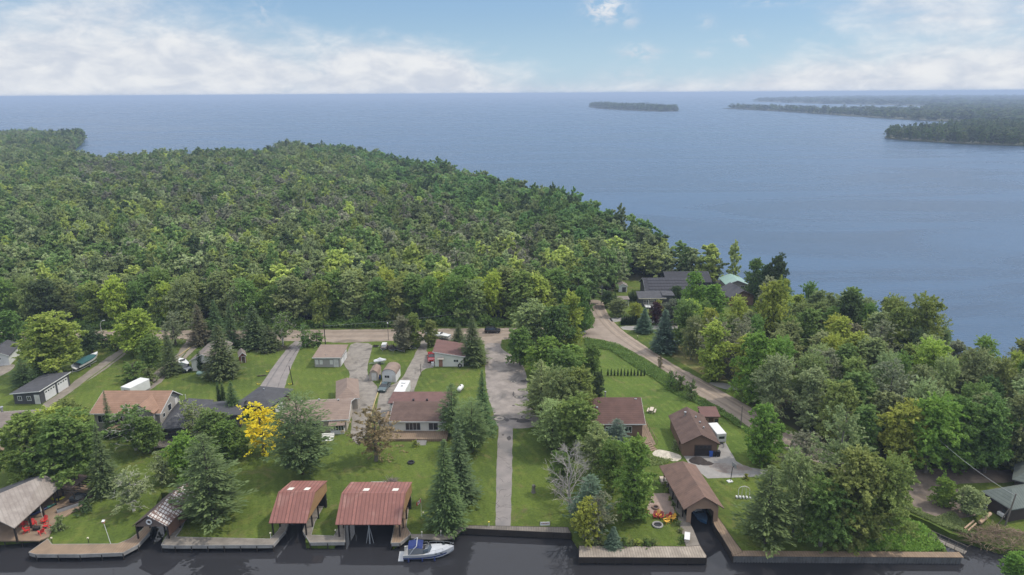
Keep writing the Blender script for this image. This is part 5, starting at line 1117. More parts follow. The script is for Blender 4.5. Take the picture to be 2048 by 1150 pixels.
# ---------------------------------------------------------------- boathouses
redroof = pmat('rusty_red_metal_roof', (.27, .115, .092), (.19, .082, .067), rough=.6, scale=.5, fine=4, pat='x', pscale=1.7, pstr=.9, bump=.3, c3=(.30, .165, .135), big=.35)
def post(root, x, y, z0, z1, r_=.1, m=darkwood): MB().box(x-r_, x+r_, y-r_, y+r_, z0, z1).build('post', m, root)
def red_boathouse(label, fl, fr, zf, rid, back, zr, zb, wallx=True, sky=(), skew=0.0):
    a = U(*fl, zf); b = U(*fr, zf); r = thing('boathouse', label, 'boathouse', (a.x, a.y, 0), math.atan2(b.y-a.y, b.x-a.x)); w_ = (b-a).length
    y1, y2 = rid, back; s1, s2 = skew*y1, skew*y2
    MB().slab([(0, 0, zf), (w_, 0, zf), (w_+s1, y1, zr), (s1, y1, zr)], .1).slab([(s1, y1, zr), (w_+s1, y1, zr), (w_+s2, y2, zb), (s2, y2, zb)], .1).build('roof', redroof, r)
    for x in (.15, w_-.15):
        f = MB().ext([(.6, zf-.05), (y2-.2, zf+.25), (y2-.2, zb-.15), (y1, zr-.15), (.6, zf+(zr-zf)*.6/y1-.15)], 'x', 0, .1)
        f.v = [(v[0]+x-.05+skew*v[1], v[1], v[2]) for v in f.v]; f.build('side_wall', pmat('yellow_brown_boards', (.34, .21, .10), (.26, .155, .075), pat='y', pscale=3, pstr=.3), r)
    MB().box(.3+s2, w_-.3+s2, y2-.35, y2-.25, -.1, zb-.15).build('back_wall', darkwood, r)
    for x in (.35, w_-.35):
        post(r, x, .5, -2, zf+.1)
        for yy in (2.6, 5.0, y2-.6): post(r, x+skew*yy, yy, -2, zf+.1)
    for (sx, sy, ww) in sky:
        z0 = zr+(zb-zr)*(sy-y1)/(y2-y1)+.03; z1 = zr+(zb-zr)*(sy+1.0-y1)/(y2-y1)+.03
        MB().slab([(sx+skew*sy, sy, z0), (sx+ww+skew*sy, sy, z0), (sx+ww+skew*(sy+1), sy+1.0, z1), (sx+skew*(sy+1), sy+1.0, z1)], .04).build('skylight', pmat('skylight_panel', (.62, .60, .54), (.5, .48, .43)), r)
    return r, w_
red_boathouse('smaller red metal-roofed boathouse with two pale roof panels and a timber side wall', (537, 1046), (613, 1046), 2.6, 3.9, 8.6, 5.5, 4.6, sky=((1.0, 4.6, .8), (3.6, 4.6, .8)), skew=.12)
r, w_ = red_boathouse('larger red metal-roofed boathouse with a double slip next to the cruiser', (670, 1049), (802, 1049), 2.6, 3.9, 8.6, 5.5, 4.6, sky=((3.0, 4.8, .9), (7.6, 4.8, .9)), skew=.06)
post(r, w_/2, .4, -2, 2.6, .09, gmetal); MB().tube((w_/2-.7, .5, -1.8), (w_/2-.1, .5, 1.6), .06).tube((w_/2+.7, .5, -1.8), (w_/2+.1, .5, 1.6), .06).build('brace', gmetal, r)
# patchy roofed boathouse
a, b = U(268, 1052, 2.6), U(334, 1050, 2.6); r = thing('boathouse', 'brown gabled boathouse with a patchy white-stained roof and a life ring', 'boathouse', (a.x, a.y, 0), math.atan2(b.y-a.y, b.x-a.x)-.04); w_ = (b-a).length
patch = bpy.data.materials.new('patchy_roof'); patch.use_nodes = True; pt_ = NT(patch.node_tree); pp = pt_.n['Principled BSDF']; tcc = pt_.node('ShaderNodeTexCoord'); px_, py_, pz_ = pt_.sep(tcc.outputs['Object'])
u1 = pt_.m('FRACT', pt_.m('MULTIPLY', py_, 1.35)); u2 = pt_.m('FRACT', pt_.m('MULTIPLY', px_, 2.6)); ch = pt_.m('MULTIPLY', pt_.ramp(pt_.m('ABSOLUTE', pt_.m('SUBTRACT', u1, .5)), .42, .30), pt_.ramp(pt_.m('ABSOLUTE', pt_.m('SUBTRACT', u2, .5)), .45, .28))
ch = pt_.m('MULTIPLY', ch, pt_.ramp(pt_.noise(tcc.outputs['Object'], .9, 4, .7), .38, .55)); pt_.put(pp, 'Base Color', pt_.mix(ch, (.12, .07, .055), (.48, .46, .44))); pt_.put(pp, 'Roughness', .8)
dp = 9.2; sk = .26
def skf(mb): mb.v = [(v[0]+sk*v[1]*.62, v[1], v[2]) for v in mb.v]; return mb
skf(MB().slab([(-.2, -.2, 2.7), (w_/2, -.2, 4.5), (w_/2, dp, 4.5), (-.2, dp, 2.7)], .12)).build('roof_slope', pmat('dark_brown_roof', (.085, .062, .055), (.06, .045, .04), pat='x', pscale=2, pstr=.4), r)
skf(MB().slab([(w_/2, -.2, 4.5), (w_+.2, -.2, 2.7), (w_+.2, dp, 2.7), (w_/2, dp, 4.5)], .12)).build('roof_slope', patch, r)
skf(MB().ext([(0, 2.5), (w_, 2.5), (w_/2, 4.3)], 'y', 0, .1)).build('gable', pmat('gable_boards', (.16, .12, .10), (.12, .09, .075), pat='x', pscale=4, pstr=.3), r)
skf(MB().ext([(0, 1.2), (.1, 1.2), (.1, 2.6), (0, 2.6)], 'y', .3, dp-.3)).build('side_wall', darkwood, r); skf(MB().ext([(w_-.1, .6), (w_, .6), (w_, 2.6), (w_-.1, 2.6)], 'y', .3, dp-.3)).build('side_wall', pmat('rust_boards', (.22, .12, .085), (.16, .09, .06), pat='z', pscale=5, pstr=.3), r)
for x in (.1, w_-.1):
    for yy in (.3, 3, 6, 8.6): post(r, x+sk*.62*yy, yy, -2, 2.5)
def torus(mb, c, R0, r0, n=16, k=6, ax='y'):
    rg = []
    for i in range(n+1):
        t = 6.2832*i/n; cr = []
        for j in range(k):
            q = 6.2832*j/k; rr_ = R0+r0*math.cos(q)
            p = (rr_*math.cos(t), r0*math.sin(q), rr_*math.sin(t)) if ax == 'y' else (rr_*math.cos(t), rr_*math.sin(t), r0*math.sin(q))
            cr.append((c[0]+p[0], c[1]+p[1], c[2]+p[2]))
        rg.append(cr)
    return mb.loft(rg, caps=False)
lr = torus(MB(), (0, 0, 0), .36, .11).build('life_ring', white); lr.location = r.matrix_basis @ Vector((w_/2, -.14, 3.35)); lr.rotation_euler = r.rotation_euler; tag(lr, 'white life ring hanging on the gable of the patchy-roofed boathouse', 'life ring')
# open sided boathouse at the left
a, b = U(-70, 1040, 2.9), U(28, 1056, 2.9); r = thing('open_boathouse', 'open-sided boathouse with a long grey-brown roof over the timber deck', 'boathouse', (b.x, b.y, 0), 0)
e0, e1 = U(28, 1056, 2.9), U(128, 966, 2.9); k0, k1 = U(-62, 1012, 5.0), U(88, 950, 5.0); f0 = U(-140, 1030, 3.0); f1 = U(60, 955, 3.0)
L = lambda p: (p.x-b.x, p.y-b.y, p.z)
MB().slab([L(e0), L(e1), L(k1), L(k0)], .14).build('roof_slope', pmat('sun_bleached_shingles', (.30, .265, .235), (.2, .17, .15), scale=.5, fine=6, pat='xy', pscale=1.2, pstr=.25), r)
MB().slab([L(k0), L(k1), L(f1), L(f0)], .14).build('roof_slope', sh_dark, r)
for t in (.03, .3, .55, .8, .97):
    p = e0.lerp(e1, t); q = f0.lerp(f1, t); post(r, p.x-b.x-.5, p.y-b.y+.3, -.1, 2.75, .11); post(r, q.x-b.x+.5, q.y-b.y+.2, -1.5, 2.8, .11)
p0_, p1_ = L(e0), L(e1); MB().tube((p0_[0]-.4, p0_[1]+.3, 2.7), (p1_[0]-.4, p1_[1], 2.7), .1).build('beam', darkwood, r)
# brown boathouse over the slip
a, b = U(1372, 1014, 2.9), U(1440, 1012, 2.9); r = thing('brown_boathouse', 'brown shingle-roofed boathouse spanning the slip beside the concrete pad', 'boathouse', (a.x, a.y, 0), math.atan2(b.y-a.y, b.x-a.x)); w_ = (b-a).length; dp = 12.6; sk = -.045
skf2 = lambda mb: (setattr(mb, 'v', [(v[0]+sk*v[1], v[1], v[2]) for v in mb.v]), mb)[1]
skf2(MB().slab([(-.5, -.5, 2.8), (w_/2, -.5, 4.9), (w_/2, dp-2.2, 4.9), (-.5, dp, 2.8)], .16).slab([(w_/2, -.5, 4.9), (w_+.5, -.5, 2.8), (w_+.5, dp, 2.8), (w_/2, dp-2.2, 4.9)], .16).slab([(-.5, dp, 2.8), (w_/2, dp-2.2, 4.9), (w_+.5, dp, 2.8)], .16)).build('roof', shingle('mottled_brown_shingles', (.20, .125, .098), (.13, .085, .068)), r)
gw = [(.2, -.2), (.9, -.2), (.9, 1.9), (1.7, 2.5), (w_-1.5, 2.5), (w_-.9, 1.9), (w_-.9, -.2), (w_-.2, -.2), (w_-.2, 2.75), (w_/2, 4.6), (.2, 2.75)]
skf2(MB().ext(gw, 'y', 0, .14)).build('front_gable', sid_tan2, r)
skf2(MB().box(w_-.3, w_-.2, .3, dp-.5, -.2, 2.7)).build('side_wall', sid_brown, r)
for yy in (1.5, 4, 6.5, 9, 11.5): post(r, .1+sk*yy, yy, -1.6, 2.7, .08)
st = thing('dock_steps', 'pale wooden landing with steps at the side of the brown boathouse', 'steps', (*U(1329, 972).xy, 0)); MB().box(-.4, 2.2, .6, 2.4, 0, .45).box(.1, 2.2, .2, .58, 0, .3).box(.3, 2.2, -.2, .18, 0, .16).build('tread', pmat('pale_boards', (.5, .43, .36), (.4, .34, .28)), st)
# ---------------------------------------------------------------- vehicles
def wheel(root, x, y, r=.33, w_=.22, ax='x'):
    a = Vector((w_/2, 0, 0)) if ax == 'x' else Vector((0, w_/2, 0)); c = Vector((x, y, r))
    t = MB().tube(c-a, c+a, r, n=16).build('wheel', rubber, root); MB().tube(c-a*1.04, c+a*1.04, r*.58, n=12).build('rim', steel, t)
def car(name, label, loc, rz, paint, kind='suv', cat='car'):
    """length along local y, front towards -y"""
    r = thing(name, label, cat, (loc[0], loc[1], loc[2] if len(loc) > 2 else 0), rz); L = 4.5 if kind != 'pickup' else 5.4; W2 = .92; h2 = L/2
    pm = pmat('paint_'+paint[0], paint[1], paint[1], rough=.28, spec=.5, coat=.6, scale=1)
    if kind == 'sedan': body = [(-h2, .32), (-h2, .62), (-h2+.12, .74), (-h2+1.25, .92), (h2-.75, .95), (h2-.05, .88), (h2, .35)]; roof = [(-h2+1.2, .9), (-h2+1.95, 1.42), (h2-1.5, 1.44), (h2-.65, .93)]
    elif kind == 'pickup': body = [(-h2, .45), (-h2, .95), (-h2+.1, 1.06), (-h2+1.3, 1.15), (h2, 1.15), (h2, .5)]; roof = [(-h2+1.25, 1.12), (-h2+1.85, 1.78), (h2-2.0, 1.80), (h2-1.75, 1.14)]
    else: body = [(-h2, .38), (-h2, .80), (-h2+.12, .92), (-h2+1.15, 1.05), (h2-.05, 1.08), (h2, .4)]; roof = [(-h2+1.1, 1.03), (-h2+1.8, 1.62), (h2-.5, 1.62), (h2-.08, 1.07)]
    def sec(prof, w0, w1, zt):
        rings = []
        zs = [p[1] for p in prof]; lo, hi = min(zs), max(zs)
        for s in (-1, -.86, .86, 1):
            rings.append([(s*(w0+(w1-w0)*(z-lo)/(hi-lo)), y*(1 if abs(s) < .9 else .985), z-(0 if abs(s) < .9 else .035)) for y, z in prof])
        return rings
    MB().loft(sec(body, W2, W2*.97, 0)).build('body', pm, r, smooth=False)
    cab = MB().loft(sec(roof, W2*.93, W2*.74, 0)).build('cabin', glass('car_glass', (.015, .018, .02)), r)
    (y0, z0), (y1, z1), (y2, z2), (y3, z3) = roof
    MB().box(-W2*.72, W2*.72, y1+.02, y2-.02, z1-.03, max(z1, z2)+.035, tp=(.96, .98)).build('roof', pm, r)
    pl = MB()
    for s in (-1, 1):
        for ya in (y0+(y3-y0)*.5,): pl.tube((s*W2*.94, ya, z0), (s*W2*.76, ya, z1), .05, n=4)
        pl.tube((s*W2*.93, y3, z3), (s*W2*.75, y2, z2), .05, n=4).tube((s*W2*.93, y0, z0), (s*W2*.75, y1, z1), .04, n=4)
    pl.build('pillar', pm, r)
    for s in (-1, 1):
        MB().box(s*.66-.16, s*.66+.16, -h2-.015, -h2+.02, .60, .76).build('headlight', pmat('lamp_glass', (.8, .8, .78), rough=.15), r)
        MB().box(s*.72-.12, s*.72+.12, h2-.02, h2+.015, .66, .88).build('tail_light', pmat('red_lamp', (.35, .02, .02), rough=.3), r)
        for y in (-h2+.85, h2-.9): wheel(r, s*(W2-.12), y, .34 if kind != 'pickup' else .38)
        MB().box(s*(W2+.03)-.08, s*(W2+.03)+.08, y0+.25, y0+.37, z0, z0+.16).build('mirror', pm, r)
    MB().box(-.5, .5, -h2-.01, -h2+.01, .45, .58).build('grille', black, r)
    if kind == 'pickup': MB().box(-.72, .72, h2-1.65, h2-.1, 1.152, 1.17).build('truck_bed', black, r)
    return r
P2 = lambda px, py: (U(px, py).x, U(px, py).y)
car('parked_car', 'black car stopped on the dirt road beyond the turning area', (*P2(985, 665), .012), R(90), ('black', (.015, .016, .02)), 'suv')
car('pickup_truck', 'red pickup parked beside the white garage', P2(863, 719), R(6), ('red', (.42, .03, .03)), 'pickup', 'truck')
car('parked_car', 'dark green car parked in front of the round-roofed shed', P2(769, 778), R(-8), ('teal', (.03, .06, .065)), 'sedan')
car('parked_car', 'dark car beside the small tan-roofed garage', P2(368, 741), R(60), ('slate', (.03, .045, .05)), 'suv')
car('parked_car', 'black car parked on the pale ground near the lakeshore', P2(1588, 625), R(90), ('black', (.015, .016, .02)), 'suv')
car('parked_car', 'silver car half hidden by trees left of the road junction', (*P2(1155, 668), .012), R(90), ('silver', (.5, .5, .5)), 'suv')
def trailer_base(r, L, W_, z=.5, axle=.55, tongue=1.4, m=gmetal):
    f = MB()
    for s in (-1, 1): f.box(s*W_/2-.05, s*W_/2+.05, 0, L, z-.1, z)
    for k in range(4): f.box(-W_/2, W_/2, L*k/3.2, L*k/3.2+.08, z-.1, z)
    f.tube((-W_/2, 0, z-.05), (0, -tongue, z-.05), .05).tube((W_/2, 0, z-.05), (0, -tongue, z-.05), .05).tube((0, -tongue+.1, z-.05), (0, -tongue+.1, 0), .04)
    f.build('frame', m, r)
    for s in (-1, 1): wheel(r, s*(W_/2+.12), L*axle, .30, .2)
def hull_mesh(L, B, hgt, flare=1.0, n=10, zb=0.0, bowlift=.35, sternw=.86):
    rings = []
    for i in range(n+1):
        t = i/n; y = L*t; b = B/2*(sternw+(1-sternw)*math.sin(min(1, t*2)*math.pi/2))*(1-max(0, (t-.45)/.55)**2.3) + .02
        z1 = zb+hgt*(1+bowlift*t**2.2); zk = zb+hgt*.85*max(0, (t-.72)/.28)**2
        zc = zk+(z1-zk)*.38
        rings.append([(-b, y, z1), (-b*.86*flare, y, zc), (0, y, zk), (b*.86*flare, y, zc), (b, y, z1)])
    return rings
# covered boat on trailer
a, b = U(153, 744), U(193, 722); r = thing('covered_boat', 'white boat under a teal cover on a trailer beside the gravel drive', 'boat', (a.x, a.y, 0), math.atan2(b.y-a.y, b.x-a.x)-R(90)); L_ = (b-a).length
L_ = 8.2; trailer_base(r, L_*.75, 1.9, .6)
rg = hull_mesh(L_, 2.6, 1.15, zb=.65); MB().loft(rg, closed=False).build('hull', white, r)
rr_ = [[(p[0]*1.02, p[1], rg[i][0][2]+.02+q) for p, q in ((rg[i][0], 0), ((rg[i][0][0]*.5, rg[i][0][1]), .5*math.sin(math.pi*min(1, i/8))), ((0, rg[i][0][1]), .62*math.sin(math.pi*min(1, i/8))), ((rg[i][4][0]*.5, rg[i][0][1]), .5*math.sin(math.pi*min(1, i/8))), (rg[i][4], 0))] for i in range(1, 9)]
MB().loft(rr_, closed=False).build('cover', pmat('teal_canvas', (.025, .10, .10), (.02, .07, .075), bump=.4), r)
MB().loft([[(p[0]*.98, p[1], p[2]+.01) for p in (rg[i][0], (0, rg[i][0][1], rg[i][0][2]+.1), rg[i][4])] for i in range(8, 11)], closed=False).build('bow_deck', white, r)
MB().loft([[(s*abs(q[0])*1.012, q[1], q[2]+dz) for dz in (.02, -.16)] for i in range(0, 11) for q in (rg[i][4],) for s in (1,)], closed=False).build('stripe', pmat('teal_stripe', (.02, .08, .08)), r)
# boxes on wheels
def box_trailer(name, label, loc, rz, L, W_, Ht, m, cat='trailer', extra=True):
    r = thing(name, label, cat, (*loc, 0), rz); trailer_base(r, L, W_-.1, .55)
    MB().box(-W_/2, W_/2, 0, L, .55, Ht-.12).build('body', m, r, bevel=.06); rf = MB().box(-W_/2-.02, W_/2+.02, -.02, L+.02, Ht-.12, Ht, tp=(.94, .98)).build('roof', white, r)
    if extra: MB().box(-.2, .2, L*.45, L*.45+.4, Ht, Ht+.12).build('roof_vent', gmetal, rf); MB().box(-.45, .45, L*.7, L*.7+.7, Ht, Ht+.2).build('air_conditioner', white, rf)
    MB().box(-W_/2-.012, -W_/2, L*.3, L*.3+.7, .6, Ht-.5).build('door', pmat('trailer_door', (.5, .5, .5)), r); MB().box(W_*.1-.7, W_*.1+.4, -.012, 0, 1.2, Ht-.6).build('window', glass(), r)
    return r
box_trailer('travel_trailer', 'white travel trailer parked behind the maroon-roofed house', P2(799, 806), R(-4), 6.2, 2.4, 2.7, white, 'camper')
box_trailer('cargo_trailer', 'white cargo trailer beside the brown garage', P2(1442, 889), R(6), 4.6, 1.9, 2.3, white, extra=False)
box_trailer('storage_trailer', 'white box trailer showing above the orange-tan roof', P2(254, 798), R(-18), 5.5, 2.6, 2.8, white, extra=False)
# personal watercraft
r = thing('jet_ski', 'white jet ski under a grey cover on a small trailer on the grass', 'jet ski', (*P2(748, 729), 0), R(-78)); trailer_base(r, 2.6, 1.1, .45, tongue=1.2)
rg = hull_mesh(3.1, 1.2, .5, zb=.5, n=8); MB().loft(rg, closed=False).build('hull', white, r)
MB().loft([[(rg[i][0][0], rg[i][0][1], rg[i][0][2]), (rg[i][0][0]*.45, rg[i][0][1], rg[i][0][2]+h), (rg[i][4][0]*.45, rg[i][0][1], rg[i][0][2]+h), rg[i][4]] for i, h in enumerate((.05, .25, .3, .45, .62, .4, .25, .12, .02))], closed=False).build('cover', pmat('silver_cover', (.55, .56, .58), (.45, .46, .48), bump=.4), r)
# flatbed trailers
for (x, y, rz, lab, ld) in ((767, 700, 0, 'flatbed trailer with a pale box load on the grass by the road', 1), (785, 702, 20, 'low rusty utility trailer with timber load beside the slim grey tree', 2), (804, 703, 40, 'dark utility trailer heaped with scrap on the grass', 2), (823, 698, 70, 'small dark trailer nearest the drive to the white garage', 0), (757, 694, 80, 'tiny green lawn cart on the grass by the road', 0)):
    s = .5 if 'tiny' in lab else 1
    r = thing('utility_trailer', lab, 'trailer', (*P2(x, y), 0), R(rz), 'trailers parked on the grass by the road'); r.scale = (s, s, s); trailer_base(r, 3.0, 1.6, .5); MB().box(-.8, .8, 0, 3, .5, .58).box(-.8, -.74, 0, 3, .58, .85).box(.74, .8, 0, 3, .58, .85).build('bed', darkwood if ld != 1 else wood2, r)
    if ld == 1: tag(MB().box(x0 := -.6, .6, .4, 2.4, 0, .7).build('crate', white), 'pale box standing on the flatbed trailer', 'box').matrix_world = Matrix.Translation((*P2(x, y), .582))
    if ld == 2:
        m = MB(); q = random.Random(x)
        for k in range(9): m.tube((q.uniform(-.6, .2), q.uniform(.2, .9), .64+k*.05), (q.uniform(-.2, .6), q.uniform(1.8, 3.1), .64+k*.05), .05, n=5)
        m.build('timber_load', polewood, r)
# small boats by the white garage
for (x, y, rz, lab) in ((886, 678, 80, 'white boat stored behind the red-roofed white garage'), (899, 680, 60, 'smaller white boat stored beside the larger one behind the white garage'), (373, 738, 40, 'open dark boat with white deck on a trailer by the tan-roofed garage')):
    r = thing('stored_boat', lab, 'boat', (*P2(x, y), 0), R(rz)); trailer_base(r, 3.6, 1.4, .5); rg = hull_mesh(5, 2.0, .8, zb=.55); MB().loft(rg, closed=False).build('hull', white if 'dark' not in lab else black, r)
    MB().loft([[(p[0]*.95, p[1], p[2]-.08) for p in (g_[0], g_[4])] for g_ in rg], closed=False).build('deck', white, r); MB().box(-.6, .6, 2.6, 2.68, 1.3, 1.8).build('windscreen', glass(), r)
# propane tanks
def tank(label, loc, rz, L, rad, m):
    r = thing('propane_tank', label, 'tank', (*loc, 0), rz); z = rad+.25; m1 = MB()
    n = 12; rgs = []
    for (x, q) in ((-L/2, .15), (-L/2+.08, .6), (-L/2+.25, .9), (-L/2+.45, 1), (L/2-.45, 1), (L/2-.25, .9), (L/2-.08, .6), (L/2, .15)): rgs.append([(x, math.cos(6.283*k/n)*rad*q, z+math.sin(6.283*k/n)*rad*q) for k in range(n)])
    m1.loft(rgs).build('vessel', m, r, smooth=True); MB().tube((0, 0, z+rad-.03), (0, 0, z+rad+.18), .14).build('dome', black, r)
    for x in (-L/4, L/4): MB().box(x-.08, x+.08, -rad*.6, rad*.6, 0, .34).build('leg', concrete, r)
tank('white propane tank standing on the mown lawn', P2(921, 782), R(75), 2.6, .52, white)
tank('pale green propane tank in front of the tan-roofed garage', P2(404, 752), R(0), 2.4, .5, pmat('pale_green_paint', (.30, .42, .36)))
tank('grey-green propane tank beside the larger blue spruce', P2(1353, 690), R(0), 2.6, .55, pmat('grey_green_paint', (.22, .30, .27)))
# ---------------------------------------------------------------- cabin cruiser
a, b = U(808, 1112, -.9), U(903, 1108, -.9); r = thing('cabin_cruiser', 'white cabin cruiser with a blue canvas canopy moored at the dock', 'boat', (a.x, a.y, WZ), math.atan2(b.y-a.y, b.x-a.x)-R(90))
gel = pmat('gelcoat', (.44, .45, .47), (.38, .39, .41), rough=.25, coat=.4); navy = pmat('navy_canvas', (.02, .035, .13), (.015, .025, .10), bump=.3)
L_, B_ = 7.4, 2.5; rg = hull_mesh(L_, B_, 1.25, zb=-.25, n=14, bowlift=.42, sternw=.9); MB().loft(rg, closed=False).build('hull', gel, r, smooth=False)
MB().loft([[(q[0]*1.008+.01, q[1], q[2]-.42+dz*1) for dz in (0, -.2)] for q in (g_[4] for g_ in rg[:13])], closed=False).loft([[(q[0]*1.008-.01, q[1], q[2]-.42+dz*1) for dz in (0, -.2)] for q in (g_[0] for g_ in rg[:13])], closed=False).build('stripe', pmat('navy_stripe', (.02, .04, .14)), r)
dk_ = []
for i in range(6, 15):
    g_ = rg[i]; h = .34*math.sin(math.pi*min(1, max(.0, (14-i)/9)))
    dk_.append([(g_[0][0], g_[0][1], g_[0][2]), (g_[0][0]*.62, g_[0][1], g_[0][2]+h*.8), (0, g_[0][1], g_[0][2]+h), (g_[4][0]*.62, g_[0][1], g_[0][2]+h*.8), g_[4]])
MB().loft(dk_, closed=False).build('foredeck', gel, r)
MB().loft([[(g_[0][0], g_[0][1], g_[0][2]), (g_[0][0]*.84, g_[0][1], g_[0][2]+.02), (g_[0][0]*.82, g_[0][1], .35), (g_[4][0]*.82, g_[0][1], .35), (g_[4][0]*.84, g_[0][1], g_[0][2]+.02), g_[4]] for g_ in rg[:7]], closed=False).build('cockpit', pmat('cockpit_liner', (.52, .50, .46)), r)
MB().box(-1.1, 1.1, -.75, .02, -.05, .12).build('swim_platform', gel, r)
MB().box(-.9, .9, .35, .95, .4, .85).box(-.95, -.35, 2.3, 2.8, .4, 1.1).box(.3, .9, 2.3, 2.8, .4, 1.1).build('seat', pmat('cream_vinyl', (.6, .56, .5)), r)
z_ = rg[6][0][2]; ws = MB().add([(-1.15, 2.8, z_), (-.95, 3.9, z_+.25), (0, 4.25, z_+.28), (.95, 3.9, z_+.25), (1.15, 2.8, z_), (-1.0, 2.75, z_+.55), (-.8, 3.5, z_+.72), (0, 3.75, z_+.75), (.8, 3.5, z_+.72), (1.0, 2.75, z_+.55)], [(0, 1, 6, 5), (1, 2, 7, 6), (2, 3, 8, 7), (3, 4, 9, 8)]).build('windscreen', glass('tinted_glass', (.05, .06, .07)), r)
MB().path([(-1.0, 2.75, z_+.56), (-.8, 3.5, z_+.73), (0, 3.75, z_+.76), (.8, 3.5, z_+.73), (1.0, 2.75, z_+.56)], .03).build('screen_frame', steel, ws)
MB().loft([[(-1.05, y, 2.05+dz), (-.7, y, 2.3+dz), (0, y, 2.38+dz), (.7, y, 2.3+dz), (1.05, y, 2.05+dz)] for y, dz in ((.75, -.12), (1.4, .02), (2.2, .03), (2.9, -.1))], closed=False).build('canopy', navy, r)
MB().path([(-1.25, .9, 1.1), (-1.2, 1.6, 2.1), (-1.05, 2.0, 2.42), (1.05, 2.0, 2.42), (1.2, 1.6, 2.1), (1.25, .9, 1.1)], .06).build('radar_arch', gel, r)
cu = MB()
for s in (-1, 1): cu.loft([[(s*1.08, y, zt), (s*1.2, y, 1.15)] for y, zt in ((.75, 1.95), (1.4, 2.05), (2.2, 2.05), (2.9, 1.95))], closed=False)
cu.build('side_curtain', glass('clear_curtain', (.16, .17, .18)), r)
rl = MB()
pr = [(g_[4][0]*.92, g_[4][1], g_[4][2]+.45) for g_ in rg[7:14]]+[(0, L_+.05, rg[14][0][2]+.45)]
for s in (1, -1):
    pts = [(s*p[0], p[1], p[2]) for p in pr]; rl.path(pts, .022)
    for p in pts[::2]: rl.tube((p[0], p[1], p[2]-.45), p, .018)
rl.build('bow_rail', steel, r)
for yy, s in ((.8, 1), (2.8, 1), (4.6, 1)): MB().tube((s*1.42, yy, .1), (s*1.42, yy, .62), .11, n=8).build('fender', navy, r)
for yy in (4.6, 5.4): MB().box(1.14-.14*(yy-4.6), 1.16-.14*(yy-4.6), yy, yy+.35, 1.0, 1.12).build('porthole', glass(), r)
MB().tube((-.45, 5.9, 1.62), (-.45, 5.9, 1.66), .25, n=14).build('hatch', glass(), r)
# blue boat in the covered slip
a = U(1405, 1046, -.8); r = thing('blue_boat', 'dark blue speedboat floating in the slip under the brown boathouse', 'boat', (a.x+.4, a.y-.8, WZ), R(8)); rg = hull_mesh(6, 2.1, .8, zb=-.15)
rg = [[(p[0], 6-p[1], p[2]) for p in g_] for g_ in rg]; MB().loft(rg, closed=False).build('hull', pmat('blue_gelcoat', (.03, .08, .16), rough=.25, coat=.5), r)
MB().loft([[(g_[0][0]*.96, g_[0][1], g_[0][2]), (0, g_[0][1], g_[0][2]+.1), (g_[4][0]*.96, g_[0][1], g_[0][2])] for g_ in rg], closed=False).build('deck', pmat('blue_deck', (.05, .10, .17), rough=.3), r); MB().box(-.7, .7, 2.6, 2.66, .8, 1.15).build('windscreen', glass(), r); MB().box(-.6, .6, 3.2, 3.6, .7, 1.0).build('seat', white, r)
# ---------------------------------------------------------------- furniture on decks and lawns
def adirondack(paint):
    r = thing('garden_chair', 'x', 'chair', (0, 0, 0)); pm = pmat('chair_'+paint[0], paint[1], rough=.5)
    MB().slab([(-.28, -.3, .40), (.28, -.3, .40), (.28, .25, .30), (-.28, .25, .30)], .04).build('seat', pm, r)
    m = MB()
    for k in range(5): x = -.24+k*.12; m.slab([(x-.05, .22, .33), (x+.05, .22, .33), (x+.07, .52, .98+.06*(2-abs(k-2))), (x-.03, .52, .98+.06*(2-abs(k-2)))], .04)
    m.build('backrest', pm, r)
    for s in (-1, 1):
        MB().box(s*.36-.07, s*.36+.07, -.38, .36, .56, .60).build('armrest', pm, r); MB().box(s*.33-.04, s*.33+.04, -.34, -.26, 0, .56).build('leg', pm, r); MB().ext([(.2, .30), (.28, .30), (.62, 0), (.52, 0)], 'x', s*.33-.03, s*.33+.03).build('leg', pm, r)
    return r
def put(proto, i, loc, rz, label, group):
    o = proto if i == 0 else copy_tree(proto); o.location = loc; o.rotation_euler.z = rz; o['label'] = label; o['group'] = group
RC = adirondack(('red', (.55, .03, .03)))
LB = ['red chair on the timber deck, the one closest to the deck post', 'red chair on the timber deck facing the fire table from the water side', 'red chair behind the fire table on the timber deck', 'red chair farthest back toward the lawn on the timber deck', 'red chair with its arm against the farthest one on the timber deck', 'red chair nearest the pale shrub on the timber deck']
fx, fy = P2(74, 1061)
for i, (x, y) in enumerate(((49, 1054), (55, 1066), (68, 1053), (90, 1047), (93, 1057), (84, 1069))):
    q = P2(x, y); put(RC, i, (*q, .16), math.atan2(fy-q[1], fx-q[0])+R(90), LB[i], 'red garden chairs on the timber deck')
m = thing('fire_table', 'black square fire table in the ring of red chairs', 'fire table', (fx, fy, .16)); MB().box(-.4, .4, -.3, .3, 0, .42).build('base', black, m); MB().box(-.5, .5, -.4, .4, .423, .48).build('top', darkwood, m)
YC = adirondack(('yellow', (.75, .42, .06)))
fx, fy = P2(1315, 1051)
for i, (x, y, l) in enumerate(((1317, 1034, 'yellow garden chair right beside the patio corner'), (1345, 1040, 'yellow garden chair nearest the boardwalk plants'), (1333, 1046, 'yellow-orange garden chair between the fire ring and the boardwalk'))):
    q = P2(x, y); put(YC, i, (*q, 0), math.atan2(fy-q[1], fx-q[0])+R(90), l, 'yellow chairs by the fire ring')
DC = adirondack(('dark_red', (.30, .03, .03)))
